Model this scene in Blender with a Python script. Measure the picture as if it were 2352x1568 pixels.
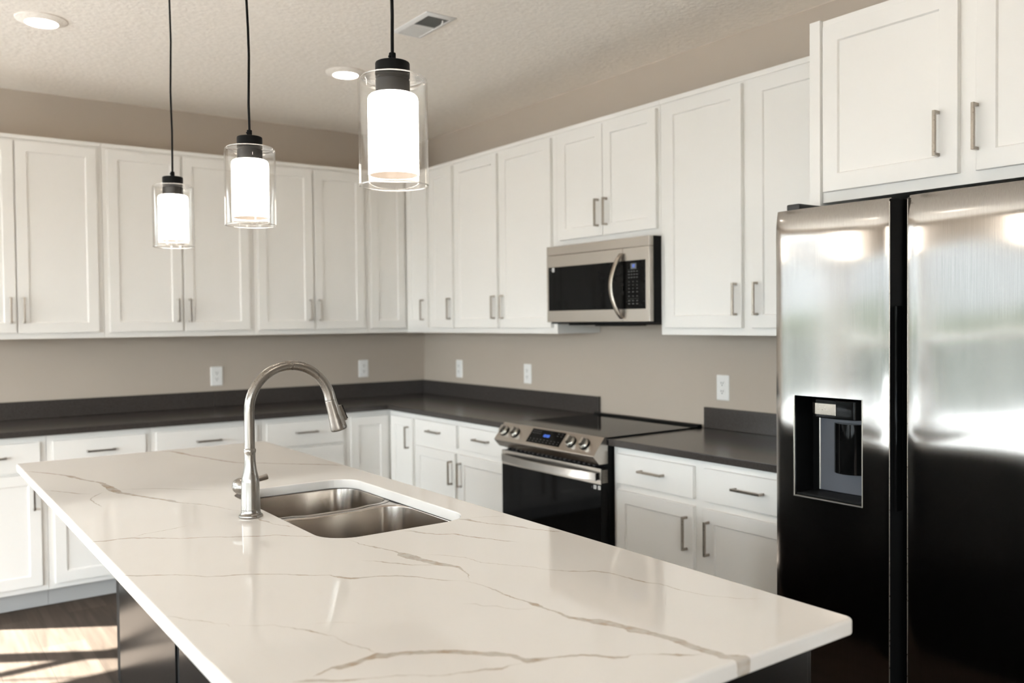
import bpy, bmesh, math, random
from mathutils import Vector, Matrix, noise as mnoise
R = math.radians
random.seed(7)
for o in list(bpy.data.objects):
    bpy.data.objects.remove(o)
scene = bpy.context.scene
C = scene.collection

# ------------------------------------------------------------------ camera
cam_data = bpy.data.cameras.new('camera')
cam_data.sensor_width = 36.0
cam_data.lens = 36.0 * 1992.1 / 2352.0
cam_data.clip_start = 0.05
cam_data.dof.use_dof = True
cam_data.dof.focus_distance = 2.15
cam_data.dof.aperture_fstop = 3.0
cam = bpy.data.objects.new('camera', cam_data)
C.objects.link(cam)
yaw, pitch, roll = R(35.878), R(-1.3515), R(-0.5714)
fw = Vector((math.sin(yaw) * math.cos(pitch), math.cos(yaw) * math.cos(pitch), math.sin(pitch)))
rt = Vector((math.cos(yaw), -math.sin(yaw), 0)); up = rt.cross(fw)
rr = math.cos(roll) * rt + math.sin(roll) * up
uu = -math.sin(roll) * rt + math.cos(roll) * up
m = Matrix((rr, uu, -fw)).transposed().to_4x4()
m.translation = (-3.2387, -5.5894, 1.442)
cam.matrix_world = m
scene.camera = cam

# ------------------------------------------------------------------ colour management, light
scene.view_settings.view_transform = 'Standard'
scene.view_settings.look = 'None'
scene.view_settings.gamma = 1.0
scene.view_settings.use_curve_mapping = False
scene.view_settings.exposure = 1.44
scene.cycles.caustics_reflective = False
scene.cycles.caustics_refractive = False
scene.cycles.sample_clamp_indirect = 8.0
scene.cycles.max_bounces = 12
scene.cycles.diffuse_bounces = 6
scene.cycles.transparent_max_bounces = 16

SKY = 10.0
SUN = 46.0
LAMP = 6.5        # pendant diffuser emission
DOWN = 18.0       # recessed lens emission

w = bpy.data.worlds.new('World'); scene.world = w; w.use_nodes = True
nt = w.node_tree; nt.nodes.clear()
tc = nt.nodes.new('ShaderNodeTexCoord')
sp = nt.nodes.new('ShaderNodeSeparateXYZ')
nz = nt.nodes.new('ShaderNodeTexNoise'); nz.inputs['Scale'].default_value = 14; nz.inputs['Detail'].default_value = 4
ma = nt.nodes.new('ShaderNodeMath'); ma.operation = 'MULTIPLY_ADD'; ma.inputs[1].default_value = 0.05
cr = nt.nodes.new('ShaderNodeValToRGB')
bg = nt.nodes.new('ShaderNodeBackground'); bg.inputs['Strength'].default_value = SKY
ow = nt.nodes.new('ShaderNodeOutputWorld')
L = nt.links.new
L(tc.outputs['Generated'], sp.inputs[0]); L(tc.outputs['Generated'], nz.inputs['Vector'])
# brighter open sky towards -y, hazy trees and houses towards +y and the far left
az = nt.nodes.new('ShaderNodeMapRange'); az.interpolation_type = 'SMOOTHSTEP'
az.inputs['From Min'].default_value = .22; az.inputs['From Max'].default_value = -.25; az.inputs['To Min'].default_value = 0.0; az.inputs['To Max'].default_value = .17
az2 = nt.nodes.new('ShaderNodeMath'); az2.operation = 'MULTIPLY'
az3 = nt.nodes.new('ShaderNodeMath'); az3.operation = 'GREATER_THAN'; az3.inputs[1].default_value = .0
az4 = nt.nodes.new('ShaderNodeMath'); az4.operation = 'ADD'
L(sp.outputs['Y'], az.inputs['Value']); L(sp.outputs['Z'], az3.inputs[0]); L(az.outputs[0], az2.inputs[0]); L(az3.outputs[0], az2.inputs[1])
L(nz.outputs['Fac'], ma.inputs[0]); L(sp.outputs['Z'], ma.inputs[2]); L(ma.outputs[0], az4.inputs[0]); L(az2.outputs[0], az4.inputs[1]); L(az4.outputs[0], cr.inputs['Fac'])
e = cr.color_ramp.elements
e[0].position = 0.0; e[0].color = (.036, .039, .033, 1)
e[1].position = 0.022; e[1].color = (.036, .043, .034, 1)
for pos, col in ((.040, (.066, .071, .076, 1)), (.10, (.075, .081, .088, 1)), (.20, (.54, .57, .60, 1)), (.45, (.64, .69, .76, 1)), (1.0, (.40, .55, .85, 1))):
    q = cr.color_ramp.elements.new(pos); q.color = col
L(cr.outputs['Color'], bg.inputs['Color']); L(bg.outputs[0], ow.inputs[0])

sun_d = bpy.data.lights.new('sun', 'SUN'); sun_d.energy = SUN; sun_d.angle = R(0.6); sun_d.color = (1.0, .99, .975)
sun = bpy.data.objects.new('sun', sun_d); C.objects.link(sun)
el = R(35)
sun_dir = Vector((.850 * math.cos(el), -.527 * math.cos(el), -math.sin(el)))
sun.rotation_euler = sun_dir.to_track_quat('-Z', 'Y').to_euler()
sun.location = (-9, 4, 6)

def portal(loc, sx, sy, direction):
    d = bpy.data.lights.new('window_portal', 'AREA'); d.shape = 'RECTANGLE'; d.size = sx; d.size_y = sy
    d.cycles.is_portal = True
    o = bpy.data.objects.new('window_portal', d); C.objects.link(o)
    o.location = loc
    o.rotation_euler = Vector(direction).to_track_quat('-Z', 'Z').to_euler()

# ------------------------------------------------------------------ materials
def mat(name, col=(.8, .8, .8), rough=.5, metal=0., spec=.5, coat=0., aniso=0., emit=None, est=0.):
    m = bpy.data.materials.new(name); m.use_nodes = True
    b = m.node_tree.nodes['Principled BSDF']
    b.inputs['Base Color'].default_value = (*col, 1)
    b.inputs['Roughness'].default_value = rough
    b.inputs['Metallic'].default_value = metal
    b.inputs['Specular IOR Level'].default_value = spec
    b.inputs['Coat Weight'].default_value = coat
    b.inputs['Coat Roughness'].default_value = .08
    b.inputs['Anisotropic'].default_value = aniso
    if emit:
        b.inputs['Emission Color'].default_value = (*emit, 1)
        b.inputs['Emission Strength'].default_value = est
    return m
def nodes(m):
    t = m.node_tree
    return t, t.nodes['Principled BSDF'], t.nodes.new, t.links.new
def add_bump(m, scale, strength, detail=3, dist=.002, vec='Object', squash=None):
    t, b, N, L = nodes(m)
    tc = N('ShaderNodeTexCoord'); n = N('ShaderNodeTexNoise'); n.inputs['Scale'].default_value = scale
    n.inputs['Detail'].default_value = detail
    src = tc.outputs[vec]
    if squash:
        mp = N('ShaderNodeMapping'); mp.inputs['Scale'].default_value = squash; L(src, mp.inputs[0]); src = mp.outputs[0]
    L(src, n.inputs['Vector'])
    bp = N('ShaderNodeBump'); bp.inputs['Strength'].default_value = strength; bp.inputs['Distance'].default_value = dist
    L(n.outputs['Fac'], bp.inputs['Height']); L(bp.outputs[0], b.inputs['Normal'])
    return n
def vary(m, ca, cb, scale, squash=(1, 1, 1), detail=4, lo=.35, hi=.65):
    t, b, N, L = nodes(m)
    tc = N('ShaderNodeTexCoord'); mp = N('ShaderNodeMapping'); mp.inputs['Scale'].default_value = squash
    n = N('ShaderNodeTexNoise'); n.inputs['Scale'].default_value = scale; n.inputs['Detail'].default_value = detail
    r = N('ShaderNodeValToRGB'); r.color_ramp.elements[0].position = lo; r.color_ramp.elements[1].position = hi
    r.color_ramp.elements[0].color = (*ca, 1); r.color_ramp.elements[1].color = (*cb, 1)
    L(tc.outputs['Object'], mp.inputs[0]); L(mp.outputs[0], n.inputs['Vector']); L(n.outputs['Fac'], r.inputs['Fac'])
    L(r.outputs['Color'], b.inputs['Base Color'])

M = {}
M['wall'] = mat('greige_wall_paint', (.48, .415, .348), .6); add_bump(M['wall'], 90, .12)
M['ceiling'] = mat('ceiling_knockdown', (.90, .845, .775), .8); add_bump(M['ceiling'], 42, .6, 5, .006); vary(M['ceiling'], (.88, .825, .755), (.92, .865, .795), 30)
M['white'] = mat('white_cabinet_paint', (.80, .785, .755), .36); add_bump(M['white'], 60, .03)
M['kick'] = mat('shaded_toe_kick', (.40, .395, .385), .5); add_bump(M['kick'], 60, .03)  # cabinet white greyed to put in the shade below the doors
M['trim'] = mat('white_trim_paint', (.80, .79, .77), .4); add_bump(M['trim'], 40, .03)
M['dark_quartz'] = mat('dark_grey_quartz', (.05, .046, .044), .2, spec=.4); vary(M['dark_quartz'], (.040, .034, .031), (.054, .047, .043), 160)
M['black_island'] = mat('black_painted_panel', (.006, .0055, .005), .2, spec=.6); add_bump(M['black_island'], 50, .04)
M['steel'] = mat('brushed_stainless', (.40, .38, .362), .12, 1., aniso=.85)
M['sinksteel'] = mat('satin_sink_steel', (.50, .455, .41), .2, 1.)
M['steel_range'] = mat('range_stainless', (.50, .46, .42), .27, 1., aniso=.4)
M['nickel'] = mat('satin_nickel', (.38, .34, .295), .28, 1.)
M['faucet'] = mat('brushed_nickel', (.30, .28, .257), .28, 1., aniso=.4)
add_bump(M['sinksteel'], 120, .008)
for k, sq in (('steel', (600, 600, 6)), ('steel_range', (2, 2, 1500)), ('nickel', (200, 200, 200)), ('faucet', (300, 300, 8))):
    t, b, N, L = nodes(M[k])
    tc = N('ShaderNodeTexCoord'); mp = N('ShaderNodeMapping'); mp.inputs['Scale'].default_value = sq
    n = N('ShaderNodeTexNoise'); n.inputs['Scale'].default_value = 1.0; n.inputs['Detail'].default_value = 2
    mr = N('ShaderNodeMapRange'); r0 = b.inputs['Roughness'].default_value
    mr.inputs['To Min'].default_value = r0 * (.985 if k == 'steel_range' else .9); mr.inputs['To Max'].default_value = r0 * (1.015 if k == 'steel_range' else 1.12)
    L(tc.outputs['Object'], mp.inputs[0]); L(mp.outputs[0], n.inputs['Vector']); L(n.outputs['Fac'], mr.inputs['Value'])
    L(mr.outputs[0], b.inputs['Roughness'])
    if b.inputs['Anisotropic'].default_value > 0:
        tg = N('ShaderNodeTangent'); tg.direction_type = 'RADIAL'; tg.axis = 'Z'; L(tg.outputs[0], b.inputs['Tangent'])
        if k == 'steel':      # faint vertical grain
            cg = N('ShaderNodeValToRGB'); cg.color_ramp.elements[0].position = .3; cg.color_ramp.elements[1].position = .7
            cg.color_ramp.elements[0].color = (.375, .356, .34, 1); cg.color_ramp.elements[1].color = (.425, .405, .385, 1)
            L(n.outputs['Fac'], cg.inputs['Fac']); L(cg.outputs['Color'], b.inputs['Base Color'])
M['black_gloss'] = mat('black_glass', (.004, .004, .004), .05, spec=.10); vary(M['black_gloss'], (.003, .003, .003), (.005, .005, .005), 30)
M['cooktop'] = mat('black_ceramic_glass', (.006, .006, .006), .06, spec=.05); vary(M['cooktop'], (.007, .007, .007), (.010, .010, .010), 200)
M['black'] = mat('black_plastic', (.004, .004, .004), .4, spec=.15); add_bump(M['black'], 120, .05)
M['black_matte'] = mat('matte_black_metal', (.004, .004, .004), .55, spec=.12); add_bump(M['black_matte'], 200, .06)
M['dark_grey'] = mat('dark_grey_enamel', (.02, .02, .021), .4); add_bump(M['dark_grey'], 90, .05)
M['recess'] = mat('black_recess_plastic', (.003, .003, .003), .5, spec=.08); add_bump(M['recess'], 120, .05)
M['slate'] = mat('slate_grey_plastic', (.10, .105, .12), .3); add_bump(M['slate'], 90, .04)
M['plate'] = mat('white_plastic', (.84, .83, .81), .3); add_bump(M['plate'], 100, .02)
M['slot'] = mat('dark_slot', (.05, .045, .04), .6); add_bump(M['slot'], 100, .02)
M['sticker'] = mat('white_sticker', (.85, .85, .84), .5); add_bump(M['sticker'], 100, .02)
M['legend'] = mat('grey_legend_print', (.085, .085, .085), .5); add_bump(M['legend'], 100, .02)
M['blue_digit'] = mat('blue_display_digit', (.02, .05, .2), .4, emit=(.10, .25, 1.0), est=.55); add_bump(M['blue_digit'], 100, .02)
M['vent_shade'] = mat('vent_shaded_grey', (.36, .36, .345), .6); add_bump(M['vent_shade'], 60, .05)
M['concrete'] = mat('patio_concrete', (.20, .195, .185), .9, spec=0.0); vary(M['concrete'], (.18, .175, .166), (.22, .215, .204), 6)
M['lawn'] = mat('lawn_grass', (.028, .029, .025), .95, spec=0.0); vary(M['lawn'], (.024, .026, .022), (.032, .033, .028), 9)
M['knob'] = mat('satin_knob_metal', (.55, .53, .49), .3, 1.); add_bump(M['knob'], 200, .02)
M['bulb'] = mat('lamp_bulb', (.9, .9, .88), .3, emit=(1, .86, .70), est=.2); add_bump(M['bulb'], 30, .01)
M['diffuser'] = mat('white_opal_glass', (.9, .88, .84), .35, emit=(1.0, .91, .80), est=LAMP); add_bump(M['diffuser'], 30, .01)
M['lens'] = mat('downlight_lens', (.9, .9, .88), .4, emit=(1.0, .90, .79), est=DOWN); add_bump(M['lens'], 30, .01)

def thin_glass(name, tint, ior, rough=0.0):
    m = bpy.data.materials.new(name); m.use_nodes = True
    t = m.node_tree; t.nodes.clear(); N = t.nodes.new; L = t.links.new
    tr = N('ShaderNodeBsdfTransparent'); tr.inputs[0].default_value = (*tint, 1)
    gl = N('ShaderNodeBsdfGlossy'); gl.inputs['Roughness'].default_value = rough
    lw = N('ShaderNodeLayerWeight'); lw.inputs['Blend'].default_value = .5      # facing term, same on both sides of the sheet
    pw = N('ShaderNodeMath'); pw.operation = 'POWER'; pw.inputs[1].default_value = 5.0; L(lw.outputs['Facing'], pw.inputs[0])
    fr = N('ShaderNodeMath'); fr.operation = 'MULTIPLY_ADD'; f0 = ((ior - 1) / (ior + 1)) ** 2
    fr.inputs[1].default_value = 1 - f0; fr.inputs[2].default_value = f0; L(pw.outputs[0], fr.inputs[0])
    n = N('ShaderNodeTexNoise'); n.inputs['Scale'].default_value = 6
    bp = N('ShaderNodeBump'); bp.inputs['Strength'].default_value = .02; bp.inputs['Distance'].default_value = .002
    tc = N('ShaderNodeTexCoord'); L(tc.outputs['Object'], n.inputs['Vector']); L(n.outputs['Fac'], bp.inputs['Height'])
    L(bp.outputs[0], gl.inputs['Normal'])
    mx = N('ShaderNodeMixShader'); o = N('ShaderNodeOutputMaterial')
    L(fr.outputs[0], mx.inputs[0]); L(tr.outputs[0], mx.inputs[1]); L(gl.outputs[0], mx.inputs[2]); L(mx.outputs[0], o.inputs[0])
    return m
M['pane'] = thin_glass('window_glass', (.95, .97, .96), 1.35)
M['glass'] = thin_glass('clear_shade_glass', (.98, .977, .97), 1.62)
M['glint_ring'] = thin_glass('glass_edge_glint', (.97, .96, .94), 3.6, .25)
M['dim_inside'] = mat('dimmed_opal_inside', (.62, .54, .47), .5, emit=(1.0, .86, .72), est=.16); add_bump(M['dim_inside'], 30, .01)  # darker tint put in for the dimmer glow inside the shade

# wood plank floor, planks along y
fm = mat('wood_plank_floor', (.15, .11, .085), .6, spec=.14); M['floor'] = fm
t, b, N, L = nodes(fm)
tc = N('ShaderNodeTexCoord')
mp = N('ShaderNodeMapping'); mp.inputs['Rotation'].default_value = (0, 0, R(90)); L(tc.outputs['Object'], mp.inputs[0])
br = N('ShaderNodeTexBrick'); L(mp.outputs[0], br.inputs['Vector'])
br.inputs['Scale'].default_value = 1.0; br.inputs['Brick Width'].default_value = 1.22; br.inputs['Row Height'].default_value = .18
br.inputs['Mortar Size'].default_value = .0015; br.inputs['Mortar'].default_value = (.045, .033, .025, 1)
br.inputs['Color1'].default_value = (.055, .041, .031, 1); br.inputs['Color2'].default_value = (.078, .060, .047, 1); br.offset = .37
m2 = N('ShaderNodeMapping'); m2.inputs['Scale'].default_value = (26, 1.6, 26); L(tc.outputs['Object'], m2.inputs[0])
n = N('ShaderNodeTexNoise'); n.inputs['Scale'].default_value = 1.0; n.inputs['Detail'].default_value = 6; n.inputs['Distortion'].default_value = .6; L(m2.outputs[0], n.inputs['Vector'])
r = N('ShaderNodeValToRGB'); r.color_ramp.elements[0].position = .3; r.color_ramp.elements[1].position = .72
r.color_ramp.elements[0].color = (.62, .58, .55, 1); r.color_ramp.elements[1].color = (1.25, 1.22, 1.2, 1); L(n.outputs['Fac'], r.inputs['Fac'])
mx = N('ShaderNodeMix'); mx.data_type = 'RGBA'; mx.blend_type = 'MULTIPLY'; mx.inputs['Factor'].default_value = 1.0
L(br.outputs['Color'], mx.inputs[6]); L(r.outputs['Color'], mx.inputs[7]); L(mx.outputs[2], b.inputs['Base Color'])

# white veined quartz: every vein is a curve of offset and width along its own base line
ISL = Vector((-2.842, -4.714, 0.8842))
VEINS = [
 (1.0, [(-2.846,-1.987,0.0065),(-2.776,-2.109,0.0093),(-2.731,-2.209,0.0103),(-2.722,-2.244,0.0218),(-2.709,-2.293,0.0123),(-2.692,-2.352,0.0109),(-2.664,-2.429,0.0122),(-2.66,-2.498,0.0219),(-2.657,-2.602,0.0308),(-2.65,-2.665,0.0171),(-2.639,-2.689,0.0153),(-2.61,-2.765,0.013),(-2.572,-2.849,0.0126),(-2.554,-2.903,0.0188),(-2.545,-2.932,0.0078),(-2.535,-2.952,0.0047),(-2.494,-3.01,0.0049),(-2.465,-3.092,0.0038),(-2.44,-3.163,0.0039)]),
 (0.6, [(-2.638,-2.605,0.0078),(-2.587,-2.634,0.0079),(-2.537,-2.663,0.0073),(-2.461,-2.743,0.007),(-2.395,-2.813,0.0063)]),
 (0.9, [(-2.834,-2.46,0.005),(-2.805,-2.508,0.0065),(-2.777,-2.551,0.0072),(-2.759,-2.595,0.0082),(-2.729,-2.624,0.0068)]),
 (0.9, [(-2.69,-2.621,0.0038),(-2.715,-2.653,0.0063),(-2.737,-2.689,0.0038),(-2.744,-2.726,0.0056),(-2.745,-2.786,0.0046),(-2.74,-2.821,0.0043),(-2.739,-2.866,0.0018)]),
 (0.9, [(-2.321,-1.779,0.0099),(-2.284,-1.842,0.0098),(-2.264,-1.918,0.0206),(-2.25,-2.012,0.0117),(-2.222,-2.109,0.0107),(-2.194,-2.23,0.0151),(-2.173,-2.296,0.0115),(-2.144,-2.336,0.0095),(-2.098,-2.377,0.0096),(-2.002,-2.488,0.0118),(-1.939,-2.547,0.017),(-1.872,-2.634,0.0119)]),
 (1.0, [(-2.843,-3.281,0.0117),(-2.81,-3.297,0.0122),(-2.782,-3.295,0.007),(-2.76,-3.301,0.0116),(-2.711,-3.336,0.0065),(-2.664,-3.38,0.005),(-2.606,-3.412,0.0071),(-2.572,-3.433,0.0049),(-2.571,-3.436,0.007),(-2.503,-3.48,0.0071),(-2.485,-3.487,0.0063),(-2.46,-3.497,0.0056),(-2.434,-3.525,0.0047),(-2.406,-3.561,0.0062),(-2.38,-3.577,0.0044)]),
 (0.8, [(-2.756,-3.295,0.0043),(-2.719,-3.281,0.0037),(-2.639,-3.265,0.0048),(-2.606,-3.255,0.0043)]),
 (1.0, [(-2.841,-3.63,0.0052),(-2.828,-3.649,0.0069),(-2.807,-3.664,0.0077),(-2.778,-3.682,0.0048),(-2.749,-3.702,0.0036),(-2.703,-3.755,0.0038),(-2.656,-3.777,0.0062),(-2.617,-3.799,0.0049),(-2.565,-3.838,0.0034),(-2.547,-3.86,0.006),(-2.531,-3.875,0.0043),(-2.494,-3.904,0.004),(-2.487,-3.926,0.0097),(-2.472,-3.953,0.0103),(-2.446,-3.962,0.0111),(-2.424,-3.97,0.0036),(-2.421,-3.972,0.0045),(-2.387,-3.99,0.0066),(-2.361,-4.02,0.0065),(-2.343,-4.052,0.0032),(-2.326,-4.078,0.0055),(-2.298,-4.105,0.0035)]),
 (1.0, [(-2.298,-4.105,0.003),(-2.29,-4.122,0.0017),(-2.28,-4.163,0.0024),(-2.278,-4.203,0.0047),(-2.279,-4.223,0.0049),(-2.278,-4.258,0.0045),(-2.269,-4.289,0.0057),(-2.27,-4.314,0.0138),(-2.269,-4.333,0.006),(-2.268,-4.352,0.0059),(-2.261,-4.375,0.0063),(-2.262,-4.389,0.0077),(-2.261,-4.409,0.011),(-2.25,-4.433,0.0152),(-2.241,-4.446,0.0207),(-2.236,-4.463,0.0257),(-2.225,-4.483,0.0189),(-2.218,-4.503,0.0179),(-2.217,-4.522,0.0262),(-2.211,-4.537,0.0211),(-2.203,-4.56,0.0144),(-2.196,-4.587,0.0181),(-2.192,-4.609,0.019),(-2.195,-4.634,0.0172),(-2.192,-4.657,0.0194),(-2.188,-4.672,0.018),(-2.187,-4.689,0.0186),(-2.175,-4.707,0.0233),(-2.166,-4.72,0.029),(-2.163,-4.726,0.0272)]),
 (1.0, [(-2.334,-3.648,0.0025),(-2.331,-3.71,0.0039),(-2.315,-3.758,0.0059),(-2.302,-3.806,0.0044),(-2.296,-3.838,0.0074),(-2.298,-3.851,0.0251),(-2.288,-3.891,0.0284),(-2.284,-3.923,0.0188),(-2.276,-3.952,0.0212),(-2.265,-3.981,0.0198),(-2.25,-4.016,0.0112),(-2.254,-4.044,0.0046),(-2.266,-4.08,0.0036),(-2.286,-4.114,0.0015)]),
 (0.9, [(-2.392,-3.841,0.0064),(-2.372,-3.86,0.0032),(-2.358,-3.886,0.0062),(-2.338,-3.915,0.0079),(-2.322,-3.94,0.0043),(-2.289,-3.966,0.0036),(-2.258,-3.993,0.0036)]),
 (1.0, [(-2.192,-3.652,0.0055),(-2.174,-3.671,0.0077),(-2.156,-3.713,0.0088),(-2.135,-3.741,0.0057),(-2.102,-3.767,0.0067),(-2.094,-3.795,0.0058),(-2.076,-3.837,0.0077),(-2.061,-3.853,0.0045),(-2.052,-3.879,0.0049),(-2.039,-3.906,0.0067),(-2.023,-3.925,0.0035)]),
 (1.0, [(-2.005,-3.637,0.0169),(-1.991,-3.652,0.0167),(-1.987,-3.688,0.0063),(-1.976,-3.724,0.0056),(-1.946,-3.767,0.0065),(-1.927,-3.814,0.009),(-1.923,-3.832,0.0043),(-1.897,-3.885,0.0038),(-1.891,-3.9,0.0075),(-1.874,-3.918,0.0042)]),
 (0.5, [(-1.986,-3.627,0.0058),(-1.919,-3.666,0.005),(-1.871,-3.692,0.005)]),
 (0.8, [(-2.272,-3.871,0.0035),(-2.226,-3.917,0.0034),(-2.198,-3.962,0.0029),(-2.189,-4.02,0.003),(-2.154,-4.075,0.0034),(-2.123,-4.117,0.0026),(-2.115,-4.142,0.0025),(-2.106,-4.154,0.0027),(-2.089,-4.177,0.0041),(-2.079,-4.191,0.0064),(-2.061,-4.206,0.007),(-2.039,-4.216,0.0063),(-2.024,-4.248,0.0061),(-2.022,-4.272,0.005),(-2.012,-4.324,0.0064),(-2.007,-4.347,0.0064),(-1.995,-4.369,0.0036),(-1.991,-4.42,0.003),(-1.978,-4.47,0.0021),(-1.949,-4.513,0.0028),(-1.893,-4.564,0.0028)]),
 (0.7, [(-2.377,-4.225,0.0028),(-2.355,-4.244,0.0033),(-2.352,-4.261,0.0029),(-2.333,-4.277,0.004),(-2.327,-4.295,0.002),(-2.311,-4.317,0.0028),(-2.28,-4.33,0.0022)]),
 (1.0, [(-2.734,-4.375,0.0039),(-2.716,-4.368,0.007),(-2.694,-4.359,0.0078),(-2.682,-4.365,0.016),(-2.66,-4.365,0.0174),(-2.637,-4.361,0.0156),(-2.618,-4.358,0.0225),(-2.605,-4.368,0.0192),(-2.584,-4.372,0.0133),(-2.569,-4.381,0.0148),(-2.54,-4.397,0.0147),(-2.516,-4.417,0.0177),(-2.493,-4.439,0.0163),(-2.468,-4.465,0.0168),(-2.45,-4.486,0.0134),(-2.444,-4.502,0.0135),(-2.441,-4.518,0.0176),(-2.417,-4.529,0.0096),(-2.403,-4.533,0.0061),(-2.381,-4.542,0.0075),(-2.358,-4.553,0.007),(-2.338,-4.572,0.0084),(-2.327,-4.587,0.0099),(-2.306,-4.6,0.0046),(-2.292,-4.599,0.002),(-2.276,-4.608,0.0014),(-2.26,-4.624,0.0028),(-2.238,-4.644,0.0097),(-2.208,-4.662,0.0054)]),
 (0.9, [(-2.762,-4.374,0.0063),(-2.748,-4.381,0.0079),(-2.714,-4.404,0.0075),(-2.689,-4.419,0.0063),(-2.668,-4.43,0.0022),(-2.63,-4.443,0.0036),(-2.606,-4.464,0.0028),(-2.582,-4.484,0.0032),(-2.549,-4.495,0.0035),(-2.513,-4.507,0.0071),(-2.49,-4.521,0.006),(-2.473,-4.518,0.003),(-2.447,-4.522,0.0052)]),
 (0.8, [(-2.839,-3.957,0.002),(-2.826,-3.969,0.0031),(-2.807,-4.004,0.0023),(-2.791,-4.024,0.003),(-2.778,-4.051,0.0015),(-2.762,-4.069,0.0021),(-2.76,-4.092,0.0012)]),
 (0.9, [(-2.755,-4.082,0.0028),(-2.724,-4.108,0.0021),(-2.698,-4.123,0.0018),(-2.681,-4.153,0.0025),(-2.675,-4.162,0.0045),(-2.665,-4.176,0.0053),(-2.655,-4.196,0.0047),(-2.641,-4.227,0.0023),(-2.635,-4.243,0.0012),(-2.632,-4.282,0.0025),(-2.618,-4.321,0.0039),(-2.613,-4.35,0.0019)]),
 (0.5, [(-2.66,-4.149,0.0022),(-2.62,-4.168,0.0022),(-2.597,-4.182,0.0022),(-2.567,-4.208,0.0022)]),
 (0.9, [(-2.433,-3.289,0.0053),(-2.432,-3.315,0.0078),(-2.421,-3.344,0.0085),(-2.424,-3.362,0.0024),(-2.416,-3.392,0.0042),(-2.403,-3.418,0.0046),(-2.388,-3.461,0.0029)]),
]

qm = mat('white_veined_quartz', (.80, .76, .70), .05); M['quartz'] = qm
t, b, N, L = nodes(qm)
tc = N('ShaderNodeTexCoord')
def vm(op, a, bb):
    x = N('ShaderNodeVectorMath'); x.operation = op
    for i, s in enumerate((a, bb)):
        if isinstance(s, tuple): x.inputs[i].default_value = s
        else: L(s, x.inputs[i])
    return x.outputs[0]
def fm_(op, a, bb=None, c=None, clamp=False):
    x = N('ShaderNodeMath'); x.operation = op; x.use_clamp = clamp
    for i, s in enumerate((a, bb, c)):
        if s is None: continue
        if isinstance(s, (int, float)): x.inputs[i].default_value = s
        else: L(s, x.inputs[i])
    return x.outputs[0]
pos = tc.outputs['Object']
for sc, amp in ((16, .013), (70, .0085)):
    n = N('ShaderNodeTexNoise'); n.inputs['Scale'].default_value = sc; n.inputs['Detail'].default_value = 3
    L(tc.outputs['Object'], n.inputs['Vector'])
    pos = vm('ADD', pos, vm('MULTIPLY', vm('SUBTRACT', n.outputs['Color'], (.5, .5, .5)), (amp, amp, 0)))
total = None
for alpha, pts in VEINS:
    P0 = Vector(pts[0][:2]) - ISL.xy; P1 = Vector(pts[-1][:2]) - ISL.xy
    D = P1 - P0; Ln = D.length; th = math.atan2(D.y, D.x)
    seq = []
    for (x, y, wd) in pts:
        q = Vector((x, y)) - ISL.xy - P0
        u = (q.x * math.cos(th) + q.y * math.sin(th)) / Ln; v = -q.x * math.sin(th) + q.y * math.cos(th)
        if not seq or u > seq[-1][0] + .004: seq.append((min(max(u, 0), 1), v, wd * .54 + .0005))
    Mx = max(abs(s[1]) for s in seq) * 1.05 + .01
    mp = N('ShaderNodeMapping'); mp.inputs['Rotation'].default_value = (0, 0, -th)
    mp.inputs['Location'].default_value = (-(P0.x * math.cos(th) + P0.y * math.sin(th)), P0.x * math.sin(th) - P0.y * math.cos(th), 0)
    L(pos, mp.inputs[0]); s3 = N('ShaderNodeSeparateXYZ'); L(mp.outputs[0], s3.inputs[0])
    u = fm_('MULTIPLY', s3.outputs[0], 1 / Ln)
    outs = []
    for vals in ([.5 + s[1] / (2 * Mx) for s in seq], [s[2] / .03 for s in seq]):
        f = N('ShaderNodeFloatCurve'); cv = f.mapping.curves[0]
        ps = [(s[0], vv) for s, vv in zip(seq, vals)]
        if vals[0] != .5 + seq[0][1] / (2 * Mx) or len(outs) == 1:
            ps[0] = (ps[0][0], ps[0][1] * .3); ps[-1] = (ps[-1][0], ps[-1][1] * (.9 if pts[-1][2] > .02 else .3))
        while len(cv.points) < len(ps): cv.points.new(.5, .5)
        for i, pp in enumerate(ps): cv.points[i].location = pp; cv.points[i].handle_type = 'VECTOR'
        f.mapping.update(); L(u, f.inputs['Value']); outs.append(f.outputs[0])
    off = fm_('MULTIPLY_ADD', outs[0], 2 * Mx, -Mx)
    d = fm_('ABSOLUTE', fm_('SUBTRACT', s3.outputs[1], off))
    msk = fm_('MULTIPLY', fm_('MULTIPLY_ADD', outs[1], .03, fm_('MULTIPLY', d, -1.0)), 1 / .0020, clamp=True)
    inside = fm_('COMPARE', u, .5, .503)
    msk = fm_('MULTIPLY', fm_('MULTIPLY', msk, inside), alpha)
    total = msk if total is None else fm_('MAXIMUM', total, msk)
n1 = N('ShaderNodeTexNoise'); n1.inputs['Scale'].default_value = 45; n1.inputs['Detail'].default_value = 5; L(tc.outputs['Object'], n1.inputs['Vector'])
vr = N('ShaderNodeValToRGB'); vr.color_ramp.elements[0].position = .42; vr.color_ramp.elements[1].position = .62
vr.color_ramp.elements[0].color = (.52, .47, .41, 1); vr.color_ramp.elements[1].color = (.44, .345, .255, 1); L(n1.outputs['Fac'], vr.inputs['Fac'])
n2 = N('ShaderNodeTexNoise'); n2.inputs['Scale'].default_value = 4; n2.inputs['Detail'].default_value = 4; L(tc.outputs['Object'], n2.inputs['Vector'])
wr = N('ShaderNodeValToRGB'); wr.color_ramp.elements[0].color = (.765, .725, .68, 1); wr.color_ramp.elements[1].color = (.79, .76, .72, 1); L(n2.outputs['Fac'], wr.inputs['Fac'])
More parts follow.
